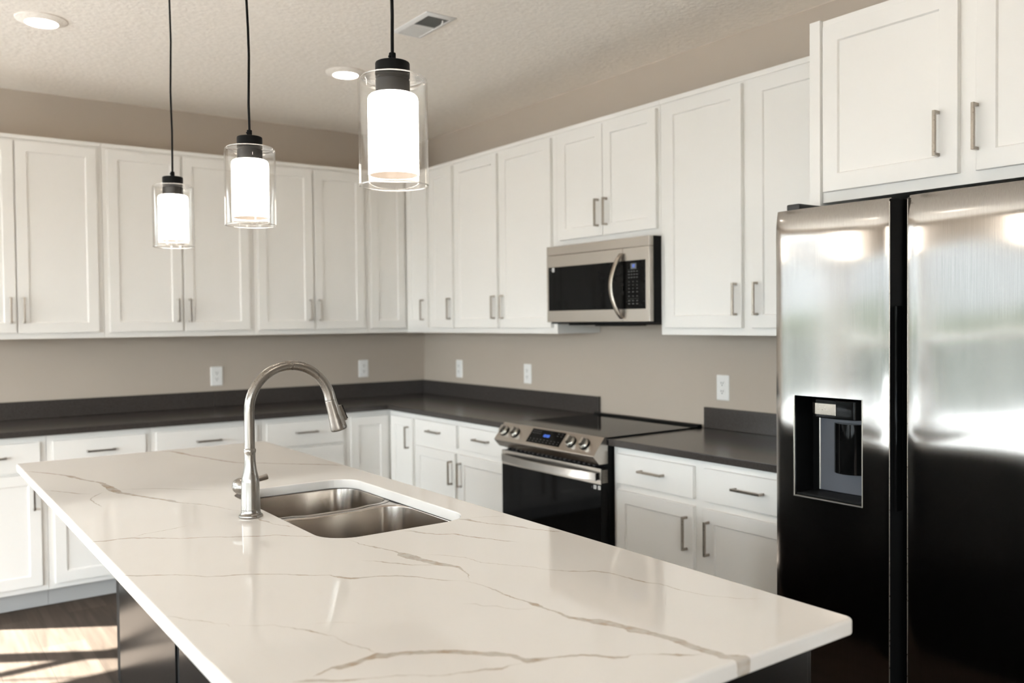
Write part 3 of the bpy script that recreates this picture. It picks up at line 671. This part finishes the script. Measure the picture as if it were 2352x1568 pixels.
slabpts(.026, .072, .0145, .0205, .009, .0095); obj('button_pad', bm, 'faucet', head)
bm = BM(); slabpts(.026, .040, .0238, .0252, .0040, .008); slabpts(.0415, .069, .0245, .0285, .0042, .008); obj('button', bm, 'black', head)
bm = BM(); lathe(bm, [(0, .018), (.0150, .018), (.0190, .028), (.0215, .038), (.0220, .050), (.0212, .0513), (.0212, .0525), (.0220, .0538), (.0214, .062), (.0170, .070), (0, .072)], (FX, FY, CT + .077), Vector((-.18, 1, 0)), 28, ); hub = obj('valve_hub', bm, 'faucet', t)
lx, ly = FX - .008, FY + .052
bm = BM(); tube(bm, [(lx + .016, ly, CT + .086), (lx + .034, ly, CT + .0885), (lx + .052, ly, CT + .0915), (lx + .067, ly, CT + .0945), (lx + .074, ly, CT + .096)], [.0062, .0068, .0076, .0084, .0086], 18); obj('lever', bm, 'faucet', t)
bm = BM(); lathe(bm, [(0, 0), (.0022, 0), (.0022, .0012), (0, .0012)], Vector(pts[-4]) + Vector((-.0150, -.003, 0)), (-1, -.2, -.2), 12); obj('set_screw', bm, 'slot', t)

# ------------------------------------------------------------------ pendants
def pendant(x, y, kink, label):
    t = thing('pendant_lamp', (x, y, CH), label, 'lamp', 'pendant lamps over the island')
    bm = BM(); lathe(bm, [(0, CH - .0005), (.062, CH - .0005), (.062, CH - .018), (.056, CH - .024), (.008, CH - .026), (.006, CH - .034), (0, CH - .034)], (x, y, 0)); obj('canopy', bm, 'black_matte', t)
    bm = BM(); zs = [CH - .03, 2.62, 2.5, 2.40, 2.31, 2.23, 2.16, 2.09, 2.045, 2.011]
    tube(bm, [(x + kx * .0022, y, z) for z, kx in zip(zs, kink)], .0036, 10); obj('cord', bm, 'black', t)
    bm = BM()
    lathe(bm, [(0, 2.0125), (.0068, 2.0125), (.0074, 2.0110), (.0074, 1.9945), (.012, 1.9940), (.0335, 1.9925), (.0358, 1.9912), (.0365, 1.9885), (.0365, 1.9605), (0, 1.9605)], (x, y, 0), seg=36)
    cap = obj('cap', bm, 'black_matte', t)
    bm = BM(); lathe(bm, [(0, .0105), (.002, .0105), (.0032, .009), (.0032, .006), (0, .006)], (x, y, 2.0035), Vector((-1, -.3, 0)), 10); obj('grip_screw', bm, 'black_matte', cap)
    bm = BM(); lathe(bm, [(0, 1.9555), (.034, 1.9555), (.0362, 1.9535), (.0362, 1.926), (0, 1.926)], (x, y, 0), seg=36); obj('socket_collar', bm, 'black_matte', t)
    # clear outer cylinder: closed shoulder at the top, open rim below
    ro_, th = .0735, .0026; zt, zb = 1.9602, 1.7325
    prof = [(.014, zt), (ro_ - .012, zt), (ro_ - .005, zt - .0015), (ro_ - .0012, zt - .005), (ro_, zt - .012), (ro_, zb + .003), (ro_ + .0006, zb + .0008), (ro_ - th / 2, zb), (ro_ - th - .0004, zb + .0008), (ro_ - th, zb + .003), (ro_ - th, zt - .012), (ro_ - th - .003, zt - .006), (ro_ - .012, zt - .0034), (.014, zt - .0034)]
    bm = BM(); lathe(bm, prof, (x, y, 0), seg=64, closed=True); gs = obj('glass_shade', bm, 'glass', t, smooth=50)
    bm = BM(); lathe(bm, [(ro_ - th * .5 + .0016 * math.cos(R(q)), zb - .0004 + .0016 * math.sin(R(q))) for q in range(0, 360, 45)], (x, y, 0), seg=64, closed=True)  # rings added to carry the bright glint of the glass edges
    obj('rim', bm, 'glint_ring', gs)
    bm = BM(); lathe(bm, [(ro_ - .0075 + .0010 * math.cos(R(q)), zt - .0004 + .0010 * math.sin(R(q))) for q in range(0, 360, 45)], (x, y, 0), seg=64, closed=True); obj('shoulder_glint', bm, 'glint_ring', gs)
    r2 = .0535
    prof = [(.018, 1.9255), (r2 - .014, 1.9250), (r2 - .0085, 1.9242), (r2 - .005, 1.9225), (r2 - .0025, 1.9200), (r2 - .0008, 1.9165), (r2, 1.911), (r2, 1.755), (r2 - .0010, 1.7537), (r2 - .0016, 1.755), (r2 - .0016, 1.908), (r2 - .014, 1.9232), (.018, 1.9236)]
    bm = BM(); lathe(bm, prof, (x, y, 0), seg=48, closed=True); df = obj('diffuser', bm, 'diffuser', t, smooth=50)
    prof = [(.018, 1.9233), (r2 - .0145, 1.9228), (r2 - .0018, 1.9078), (r2 - .0018, 1.7552), (r2 - .0030, 1.7540), (r2 - .0040, 1.7556), (r2 - .0040, 1.907), (r2 - .016, 1.9205), (.018, 1.921)]
    bm = BM(); lathe(bm, prof, (x, y, 0), seg=48, closed=True); obj('diffuser_dim_inside', bm, 'dim_inside', df, smooth=50)
    bm = BM(); lathe(bm, [(0, 1.9215), (.013, 1.9215), (.013, 1.895), (.016, 1.88), (.026, 1.85), (.030, 1.825), (.027, 1.800), (.017, 1.785), (0, 1.780)], (x, y, 0), seg=24); obj('bulb', bm, 'bulb', t)
    return t
PX = -2.353
pendant(PX, -3.942, [0, -.5, .3, .8, .2, -.3, .2, .4, .1, 0], 'largest and nearest of the three clear glass pendant lamps')
pendant(PX, -3.053, [0, 1, -.5, -1.2, .3, .9, .2, -.6, -.2, 0], 'middle of the three clear glass pendant lamps')
pendant(PX, -2.209, [0, .4, 1.2, .2, -.8, -.2, .6, .2, 0, 0], 'smallest and leftmost of the three clear glass pendant lamps')

# ------------------------------------------------------------------ ceiling fittings
t = thing('recessed_light', (-2.659, -1.338, CH), 'round recessed ceiling light at the top left corner of the photo', 'light', 'recessed ceiling lights')
c = (-2.659, -1.338, 0)
bm = BM(); lathe(bm, [(.0645, CH - .0150), (.0665, CH - .0170), (.0700, CH - .0162), (.0990, CH - .0060), (.1035, CH - .0035), (.1040, CH - .0005), (.0645, CH - .0005)], c, seg=56, closed=True); obj('trim_ring', bm, 'ceiling', t)
bm = BM(); lathe(bm, [(0, CH - .0185), (.040, CH - .0178), (.061, CH - .0158), (.0643, CH - .0145), (.0643, CH - .0010), (0, CH - .0010)], c, seg=48); obj('lens', bm, 'lens', t)
dup(t, (-1.232, -1.336, CH), label='round recessed ceiling light between the middle and nearest pendant')
for p, lb in (((-4.6, -2.2, CH), 'added unseen recessed ceiling light near the patio door'), ((-4.6, -5.0, CH), 'added unseen recessed ceiling light left of the island'),
              ((-1.232, -4.3, CH), 'added unseen recessed ceiling light before the refrigerator'), ((-2.9, -7.2, CH), 'added unseen recessed ceiling light behind the viewer')):
    dup(t, p, label=lb)  # extra unseen lights, added to brighten the room
t = thing('air_vent', (-1.262, -2.207, CH), 'white rectangular ceiling air vent with two banks of louvres', 'vent')
vx0, vx1, vy0, vy1 = -1.338, -1.186, -2.365, -2.052
bm = BM()
zf = CH - .0095
A = [(vx0, vy0, CH - .0005), (vx1, vy0, CH - .0005), (vx1, vy1, CH - .0005), (vx0, vy1, CH - .0005)]
def rr_(i, z): return [(vx0 + i, vy0 + i, z), (vx1 - i, vy0 + i, z), (vx1 - i, vy1 - i, z), (vx0 + i, vy1 - i, z)]
loft(bm, [rr_(0, CH - .0006), rr_(0, CH - .003), rr_(.012, zf), rr_(.022, zf), rr_(.024, CH - .003), rr_(.024, CH - .0006)]); 
box(bm, vx0 + .023, vx1 - .023, -2.2135, -2.2045, zf - .0002, CH - .001)
obj('frame', bm, 'trim', t)
bm = BM(); box(bm, vx0 + .0235, vx1 - .0235, vy0 + .0235, vy1 - .0235, CH - .0018, CH - .0006); obj('duct_back', bm, 'vent_shade', t)
for s, (ya, yb) in ((1, (vy0 + .026, -2.2145)), (-1, (-2.2035, vy1 - .026))):
    n = 11
    for i in range(n):
        y = ya + (yb - ya) * (i + .5) / n
        bm = BM(); dy = .0052
        P = [(y - s * dy, zf + .0002), (y - s * dy + .0009, zf), (y + s * dy * .2 + .0009, CH - .0022), (y + s * dy * .2, CH - .0022)]
        prism(bm, P, 'x', vx0 + .0236, vx1 - .0236); obj('louvre', bm, 'vent_shade' if s > 0 else 'trim', t)  # near bank's white blades coloured grey for the shade between them
bm = BM(); tube(bm, [(-1.235, -2.325, zf + .001), (-1.232, -2.322, zf - .006), (-1.228, -2.306, zf - .0115), (-1.227, -2.300, zf - .012)], .0035, 8); obj('lever', bm, 'trim', t)

# ------------------------------------------------------------------ sockets
def outlet(loc, label):
    x, y, z = loc
    t = thing('wall_outlet', loc, label, 'outlet', 'white wall outlets')
    bm = BM(); hw, hh = .038, .061
    lps = []
    for ins, d in ((0, 0.0008), (0, .003), (.002, .0055), (.006, .0065)):
        lps.append([(px, y - d, pz) for px, pz in rrect(x - hw + ins, x + hw - ins, z - hh + ins, z + hh - ins, .005, 4)])
    loft(bm, lps, cap0=True, cap1=True); obj('plate', bm, 'plate', t)
    for s in (1, -1):
        cz = z + s * .0195
        bm = BM(); lp = [(px, pz) for px, pz in rrect(x - .0165, x + .0165, cz - .0145, cz + .0145, .011, 6)]
        loft(bm, [[(px, y - .0062, pz) for px, pz in lp], [(px, y - .0082, pz) for px, pz in lp]], cap0=True, cap1=True)
        so = obj('socket', bm, 'plate', t)
        bm = BM()
        for sx in (-.006, .006): box(bm, x + sx - .0013, x + sx + .0013, y - .0088, y - .0081, cz - .001, cz + .008)
        lathe(bm, [(0, .0081), (.0028, .0081), (.0028, .0088), (0, .0088)], (x, y, cz - .0075), (0, -1, 0), 12)
        obj('slots', bm, 'slot', so)
    bm = BM(); lathe(bm, [(0, .0064), (.0028, .0064), (.0026, .0074), (0, .0078)], (x, y, z), (0, -1, 0), 12); obj('screw', bm, 'plate', t)
    return t
t = outlet((-1.527, 0, 1.109), 'white outlet on the back wall left of the faucet')
dup(t, (-.497, 0, 1.117), label='white outlet on the back wall near the corner, right of the faucet arch')
rz = (0, 0, R(-90))
dup(t, (0, -.486, 1.114), rz, 'white outlet on the range wall nearest the corner')
dup(t, (0, -1.278, 1.113), rz, 'white outlet on the range wall above the worktop just left of the range')
dup(t, (0, -2.829, 1.114), rz, 'white outlet on the range wall between the range and the refrigerator')

# ------------------------------------------------------------------ range
RY0, RY1 = -2.7225, -1.9575     # y extents
RM = (RY0 + RY1) / 2
t = thing('electric_range', (-.36, RM, .001), 'stainless slide-in electric range with black glass cooktop and oven door', 'range')
bm = BM(); box(bm, -.640, -.03, RY0 + .004, RY1 - .004, .03, .905, .002); obj('body', bm, 'black', t)
for y in (RY0 + .06, RY1 - .06):
    for x in (-.58, -.08):
        bm = BM(); lathe(bm, [(0, .001), (.02, .001), (.018, .012), (.010, .014), (.010, .0295), (0, .0295)], (x, y, 0), seg=16); obj('foot', bm, 'black', t)
bm = BM(); box(bm, -.648, -.066, RY0 - .0005, RY1 + .0005, .9152, .9215, .0018); obj('cooktop', bm, 'cooktop', t)
bm = BM(); prism(bm, [(-.062, .9050), (-.062, .924), (-.055, .931), (-.030, .931), (-.026, .927), (-.026, .9050)], 'y', RY0 + .004, RY1 - .004, .001); obj('rear_rail', bm, 'black', t)
# sloped control panel with bevelled lower lip
prof = [(-.655, .922), (-.660, .9235), (-.666, .9215), (-.7285, .846), (-.730, .842), (-.7290, .838), (-.697, .8035), (-.645, .8035), (-.645, .9145), (-.655, .9145)]
bm = BM(); prism(bm, prof, 'y', RY0 + .0005, RY1 - .0005, .0008); cp = obj('control_panel', bm, 'steel_range', t, smooth=25)
n_ = Vector((-.0755, 0, .0625)).normalized()        # slope normal
dn = Vector((-.0625, 0, -.0755)).normalized()       # down the slope
def on_panel(y, s, h=0.): return Vector((-.666, y, .9215)) + dn * s + n_ * h
def panel_quad(bm, y0, y1, s0, s1, h0, h1):
    A = [on_panel(y, s, h0) for y, s in ((y0, s0), (y1, s0), (y1, s1), (y0, s1))]; B = [on_panel(y, s, h1) for y, s in ((y0, s0), (y1, s0), (y1, s1), (y0, s1))]
    loft(bm, [A, B], cap0=True, cap1=True)
bm = BM(); panel_quad(bm, -2.466, -2.214, .008, .085, .0002, .0016); dsp = obj('display', bm, 'black_gloss', cp)
bm = BM()
for k_, yy in enumerate((-2.318, -2.331, -2.346, -2.359)):      # seven segment clock figures
    h_ = .0125
    s0 = .033
    segs = {0: 'bc', 1: 'abged', 2: 'abcdef', 3: 'abcdef'}[k_]
    yl, yr = yy + .0045, yy - .0045
    for sgm in segs:
        q = {'a': (yl, yr, s0, s0 + .0018), 'd': (yl, yr, s0 + h_ - .0018, s0 + h_), 'g': (yl, yr, s0 + h_ / 2 - .0009, s0 + h_ / 2 + .0009),
             'f': (yl, yl - .0018, s0, s0 + h_ / 2), 'b': (yr + .0018, yr, s0, s0 + h_ / 2), 'e': (yl, yl - .0018, s0 + h_ / 2, s0 + h_), 'c': (yr + .0018, yr, s0 + h_ / 2, s0 + h_)}[sgm]
        panel_quad(bm, q[0], q[1], q[2], q[3], .0017, .0020)
obj('clock_digits', bm, 'blue_digit', cp)
bm = BM()
for row_, (s, ya, yb, n) in enumerate(((.018, -2.232, -2.285, 4), (.030, -2.232, -2.285, 4), (.062, -2.235, -2.448, 9), (.074, -2.235, -2.448, 9), (.018, -2.420, -2.448, 2), (.030, -2.42, -2.448, 2))):
    for i in range(n):
        y = ya + (yb - ya) * i / max(n - 1, 1); panel_quad(bm, y - .005, y + .005, s, s + .0022, .0017, .0019)
obj('key_legends', bm, 'legend', cp)
for y in (-2.006, -2.098, -2.531, -2.627):
    c0 = on_panel(y, .049, .0003)
    bm = BM(); lathe(bm, [(0, 0), (.0275, 0), (.0275, .004), (.0235, .0055), (0, .0055)], c0, n_, 28); kb = obj('knob', bm, 'black', t)
    bm = BM(); lathe(bm, [(0, .0056), (.0245, .0056), (.0245, .013), (.0225, .0155), (0, .0155)], c0, n_, 28)
    # raised grip bar with a pointed nose
    for h0, h1, wd in ((.0156, .032, .0105),):
        A = [c0 + n_ * h0 + Vector((0, yy, 0)) + dn * s for yy, s in ((-wd, -.019), (wd, -.019), (wd + .003, .010), (0, .022), (-wd - .003, .010))]
        B = [c0 + n_ * h1 + Vector((0, yy * .7, 0)) + dn * s for yy, s in ((-wd, -.018), (wd, -.018), (wd + .002, .009), (0, .020), (-wd - .002, .009))]
        loft(bm, [A, B], cap0=True, cap1=True)
    obj('knob_grip', bm, 'knob', kb, smooth=30)
bm = BM()
for i in range(20):
    y = RY1 - .05 - i * .0345; box(bm, -.6805, -.6402, y - .013, y + .004, .7895, .7965, .001, 1)
obj('vent_strip', bm, 'dark_grey', t)
# oven door
bm = BM(); box(bm, -.682, -.6415, RY0 + .003, RY1 - .003, .175, .784, .003); dr = obj('oven_door', bm, 'black', t)
bm = BM(); box(bm, -.6850, -.6825, RY0 + .003, RY1 - .003, .7125, .784, .001); obj('door_trim', bm, 'steel_range', dr)
bm = BM()
for i in range(8): box(bm, -.680, -.646, RY0 + .0012, RY0 + .0028, .720 + i * .0075, .7235 + i * .0075)
obj('side_vents', bm, 'nickel', dr)
bm = BM(); box(bm, -.6846, -.6823, RY0 + .003, RY1 - .003, .180, .7115, .001); obj('door_glass', bm, 'black_gloss', dr)
bm = BM()   # bowed flat handle
N_ = 24; lps = []
for i in range(N_ + 1):
    f = i / N_; y = RY1 - .022 + (RY0 - RY1 + .044) * f; bow = math.sin(math.pi * f)
    xf = -.7010 - .032 * bow; zc = .7475
    lps.append([(xf + .009, y, zc - .0175), (xf + .001, y, zc - .0175), (xf, y, zc - .0165), (xf, y, zc + .0165), (xf + .001, y, zc + .0175), (xf + .009, y, zc + .0175)])
loft(bm, lps, cap0=True, cap1=True)
obj('door_handle', bm, 'steel', dr)
for y in (RY0 + .026, RY1 - .026):
    bm = BM(); box(bm, -.6945, -.6852, y - .006, y + .006, .732, .763, .001); obj('handle_post', bm, 'black', dr)
bm = BM()
box(bm, -.6852, -.6848, -2.688, -2.671, .690, .706); box(bm, -.6852, -.6848, -2.7165, -2.700, .690, .706)
obj('stickers', bm, 'sticker', dr)
bm = BM()
for y0 in (-2.688, -2.7165):
    box(bm, -.6855, -.6853, y0 + .005, y0 + .0115, .695, .701)
prism(bm, [(-2.660, .703), (-2.654, .693), (-2.666, .693)], 'x', -.6852, -.6848); box(bm, -.6852, -.6848, -2.698, -2.690, .6975, .6985)
obj('sticker_marks', bm, 'legend', dr)
bm = BM(); box(bm, -.676, -.6415, RY0 + .003, RY1 - .003, .045, .168, .003); obj('storage_drawer', bm, 'steel_range', t)

# ------------------------------------------------------------------ microwave
MY0, MY1 = -2.7225, -1.9575
t = thing('microwave', (-.2, RM, 1.425), 'stainless over-the-range microwave with black glass door and curved handle', 'microwave')
bm = BM(); box(bm, -.352, -.003, MY0, MY1, 1.425, 1.8315, .003); obj('body', bm, 'black', t)
bm = BM(); box(bm, -.350, -.10, -2.60, -2.10, 1.417, 1.4245, .003); box(bm, -.30, -.18, -2.50, -2.25, 1.412, 1.4168, .002); obj('underside_lamp_panel', bm, 'black', t)
bm = BM(); box(bm, -.380, -.3525, MY0 + .001, MY1 - .001, 1.784, 1.830, .002); obj('top_vent_panel', bm, 'steel_range', t)
bm = BM(); box(bm, -.380, -.3525, -2.5425, MY1 - .001, 1.434, 1.7825, .002); md = obj('door', bm, 'steel_range', t)
bm = BM(); box(bm, -.380, -.3525, MY0 + .001, -2.5435, 1.434, 1.7825, .002); mc = obj('control_panel', bm, 'steel_range', t)
bm = BM(); box(bm, -.3815, -.3798, -2.542, -1.975, 1.493, 1.7215, .0008); obj('door_glass', bm, 'black_gloss', md)
bm = BM(); box(bm, -.3815, -.3798, -2.696, -2.5440, 1.493, 1.7215, .0008); obj('keypad_glass', bm, 'black_gloss', mc)
bm = BM(); lps = []
for i in range(25):
    f = i / 24; z = 1.447 + .312 * f; s = math.sin(math.pi * f)
    xf = -.388 - .044 * s ** .75; yc = -2.540 + .030 * s
    wd = .0135 - .002 * s
    lps.append([(xf + .011, yc - wd, z), (xf + .001, yc - wd, z), (xf - .001, yc - wd * .8, z), (xf - .002, yc, z), (xf - .001, yc + wd * .8, z), (xf + .001, yc + wd, z), (xf + .011, yc + wd, z)])
loft(bm, lps, cap0=True, cap1=True); obj('door_handle', bm, 'nickel', md)
bm = BM(); box(bm, -.3822, -.3816, -2.638, -2.600, 1.682, 1.708); obj('display', bm, 'slate', mc)
bm = BM()
for (y, segs) in ((-2.612, 'bc'), (-2.622, 'abged')):
    s0 = 1.703
    for sgm in segs:
        yl, yr = y + .0035, y - .0035; h_ = .014
        q = {'a': (yl, yr, s0, s0 - .0018), 'd': (yl, yr, s0 - h_ + .0018, s0 - h_), 'g': (yl, yr, s0 - h_ / 2 + .0009, s0 - h_ / 2 - .0009), 'b': (yr + .0018, yr, s0, s0 - h_ / 2), 'e': (yl, yl - .0018, s0 - h_ / 2, s0 - h_), 'c': (yr + .0018, yr, s0 - h_ / 2, s0 - h_)}[sgm]
        box(bm, -.3826, -.3823, q[1], q[0], q[3], q[2])
obj('clock_digits', bm, 'blue_digit', mc)
bm = BM()
for r_i, (z, cols, wd) in enumerate(((1.668, 4, .011), (1.654, 4, .011), (1.640, 4, .011), (1.620, 3, .006), (1.604, 3, .006), (1.588, 3, .008), (1.572, 3, .010), (1.552, 3, .008), (1.530, 3, .010), (1.516, 3, .012))):
    for c_ in range(cols):
        y = -2.588 - (.018 if cols == 4 else .027) * c_; box(bm, -.3820, -.3816, y - wd / 2, y + wd / 2, z, z + .0035)
box(bm, -.3820, -.3816, -2.650, -2.580, 1.679, 1.6797); box(bm, -.3820, -.3816, -2.650, -2.580, 1.5415, 1.5422)
obj('key_legends', bm, 'legend', mc)
bm = BM(); box(bm, -.3819, -.3816, -2.024, -2.008, 1.697, 1.718); obj('sticker', bm, 'sticker', md)
bm = BM(); box(bm, -.3822, -.38195, -2.021, -2.011, 1.7065, 1.708); box(bm, -.3822, -.38195, -2.021, -2.011, 1.702, 1.7035); box(bm, -.3819, -.3816, -2.003, -1.992, 1.704, 1.711); obj('sticker_marks', bm, 'legend', md)

# ------------------------------------------------------------------ refrigerator
FY0, FY1, FS = -4.652, -3.739, -4.172
t = thing('refrigerator', (-.4, (FY0 + FY1) / 2, .001), 'large stainless side-by-side refrigerator with water dispenser at right', 'refrigerator')
bm = BM(); box(bm, -.700, -.030, FY0 + .004, FY1 - .004, .03, 1.775, .004); obj('body', bm, 'dark_grey', t)
bm = BM(); box(bm, -.690, -.66, FY0 + .02, FY1 - .02, .004, .0295); obj('base_grille', bm, 'black', t)
def front_x(y, z, ya, yb, za, zb):
    u = abs((y - (ya + yb) / 2) / ((yb - ya) / 2)); v = (z - za) / (zb - za)
    o_ = .005 * min(u, 1) ** 2.2 + .0035 * min(u, 1) ** 14
    tz = max(0, (z - (zb - .10)) / .10); bz = max(0, ((za + .06) - z) / .06)
    o_ += .010 * tz ** 2.4 + .006 * bz ** 2.4
    o_ += .00035 * math.sin(z * 9.1 + y * 4) * math.sin(y * 7.3 + 1.1) + .00022 * math.sin(z * 21 + 2 + y * 9)
    return -.806 + o_
def fridge_door(ya, yb, za, zb, hole=None):
    bm = BM(); ny, nz = 36, 90
    Y = sorted({round(ya + (yb - ya) * i / ny, 5) for i in range(ny + 1)} | ({round(hole[0], 5), round(hole[1], 5)} if hole else set()))
    Z = sorted({round(za + (zb - za) * i / nz, 5) for i in range(nz + 1)} | ({round(hole[2], 5), round(hole[3], 5)} if hole else set()))
    gv = {(i, j): bm.verts.new((front_x(y, z, ya, yb, za, zb), y, z)) for i, y in enumerate(Y) for j, z in enumerate(Z)}
    for i in range(len(Y) - 1):
        for j in range(len(Z) - 1):
            if hole and Y[i] >= hole[0] - 1e-4 and Y[i + 1] <= hole[1] + 1e-4 and Z[j] >= hole[2] - 1e-4 and Z[j + 1] <= hole[3] + 1e-4: continue
            bm.faces.new((gv[i, j], gv[i + 1, j], gv[i + 1, j + 1], gv[i, j + 1]))
    # sides and back
    bd = [gv[i, 0] for i in range(len(Y))] + [gv[len(Y) - 1, j] for j in range(1, len(Z))] + [gv[i, len(Z) - 1] for i in range(len(Y) - 2, -1, -1)] + [gv[0, j] for j in range(len(Z) - 2, 0, -1)]
    bk = [bm.verts.new((-.7015, v_.co.y, v_.co.z)) for v_ in bd]
    for i in range(len(bd)):
        j = (i + 1) % len(bd); bm.faces.new((bd[i], bd[j], bk[j], bk[i]))
    if hole is None: bm.faces.new(bk)
    return bm
H = (-4.060, -3.8145, .857, 1.188)
ZA, ZB = .055, 1.800
ld = obj('left_door', fridge_door(-4.1455, FY1, ZA, ZB, H), 'steel', t, smooth=30)
rd = obj('right_door', fridge_door(FY0, -4.2035, ZA, ZB), 'steel', t, smooth=30)
ld['label'] = 'left steel door with dispenser'; rd['label'] = 'right plain steel door'
# handle recess on the inner edge of each door
bm = BM(); prism(bm, [(-.7985, -4.1462), (-.7935, -4.1475), (-.770, -4.1600), (-.757, -4.1665), (-.7020, -4.1700), (-.7020, -4.1462)], 'z', ZA + .002, ZB - .004, .0005); obj('inner_edge', bm, 'black', ld)
bm = BM(); tube(bm, [(-.7975, -4.1462, ZA + .01), (-.7975, -4.1462, ZB - .012)], .0017, 10); obj('edge_glint_rod', bm, 'nickel', ld)  # rod added so the rounded door edge shows a bright line
bm = BM(); tube(bm, [(-.7975, -4.2028, ZA + .01), (-.7975, -4.2028, ZB - .012)], .0013, 10); obj('edge_glint_rod', bm, 'nickel', rd)
bm = BM(); box(bm, -.7965, -.766, -4.1688, -4.1612, .859, 1.476, .002); obj('handle_grip', bm, 'black_gloss', ld)
bm = BM(); prism(bm, [(-.7965, -4.2028), (-.7900, -4.1985), (-.775, -4.1885), (-.762, -4.1775), (-.7020, -4.1740), (-.7020, -4.2028)], 'z', ZA + .002, ZB - .006, .0005); obj('inner_edge', bm, 'steel', rd)
# dispenser
bm = BM()
fx = -.8045; xb = -.703
def hp(y, z, x): return (x, y, z)
y0, y1, z0, z1 = H
lp0 = [(fx, y, z) for y, z in rrect(y0 + .0008, y1 - .0008, z0 + .0008, z1 - .0008, .006, 4)]
lp1 = [(xb, y, z) for y, z in rrect(y0 + .0008, y1 - .0008, z0 + .0008, z1 - .0008, .006, 4)]
lp2 = [(xb + .004, y, z) for y, z in rrect(y0 - .004 + .006, y1 + .004 - .006, z0 + .002, z1 - .002, .006, 4)]
loft(bm, [lp0, lp1], cap1=True)
dh = obj('dispenser_recess', bm, 'recess', ld, smooth=30)
bm = BM()
for yy0, yy1, zz0, zz1 in ((y0 - .0012, y1 + .0012, z0 - .0028, z0 + .0016), (y1 - .0014, y1 + .0028, z0 - .0028, z1), (y0 - .0016, y0 + .0008, z0 - .002, z1)):
    box(bm, -.8062, -.7985, yy0, yy1, zz0, zz1, .0006, 1)
obj('dispenser_rim', bm, 'knob', ld)
bm = BM(); box(bm, xb - .005, xb - .0008, y0 + .004, y1 - .030, z0 + .012, z1 - .070, .001)
obj('dispenser_back', bm, 'slate', ld)
bm = BM(); tube(bm, [(xb - .005, y1 - .031, z0 + .013), (xb - .005, y1 - .031, z1 - .071)], .0035, 12); obj('back_edge_trim', bm, 'knob', ld)
bm = BM(); lps = []
for i in range(13):
    a = R(-50 + 100 * i / 12); lps.append((a))
A = []; 
for z in (.938, 1.100):
    A.append([(-.752 + .062 * (1 - math.cos(R(-52 + 104 * i / 14))) , -3.962 + .068 * math.sin(R(-52 + 104 * i / 14)) / math.sin(R(52)) * .72, z) for i in range(15)] + [(-.709, -3.962 + .068 * .72, z), (-.709, -3.962 - .068 * .72, z)])
loft(bm, A, cap0=True, cap1=True); obj('dispenser_paddle', bm, 'black_gloss', ld, smooth=30)
bm = BM(); prism(bm, [(-.7075, -4.048), (-.775, -4.048), (-.798, -4.03), (-.801, -3.968), (-.798, -3.890), (-.775, -3.866), (-.7075, -3.866)], 'z', 1.120, 1.180, .004); nz_ = obj('dispenser_nozzle', bm, 'black_gloss', ld)
bm = BM(); prism(bm, [(-.7975, -3.968), (-.8020, -3.966), (-.7998, -3.890), (-.7775, -3.8655), (-.7745, -3.8675), (-.7955, -3.893)], 'z', 1.131, 1.167, .001); obj('nozzle_trim', bm, 'nickel', ld)
bm = BM(); box(bm, -.7985, -.709, y0 + .004, y1 - .004, z0 + .0022, z0 + .010, .0015)
for i in range(8): box(bm, -.795 + i * .010, -.7915 + i * .010, y0 + .02, y1 - .02, z0 + .010, z0 + .0112)
obj('drip_tray', bm, 'black', ld)
for y in (FY1 - .05, FY0 + .05):
    bm = BM(); box(bm, -.775, -.640, y - .025, y + .025, 1.8012, 1.822, .004); obj('hinge_cover', bm, 'dark_grey', t)
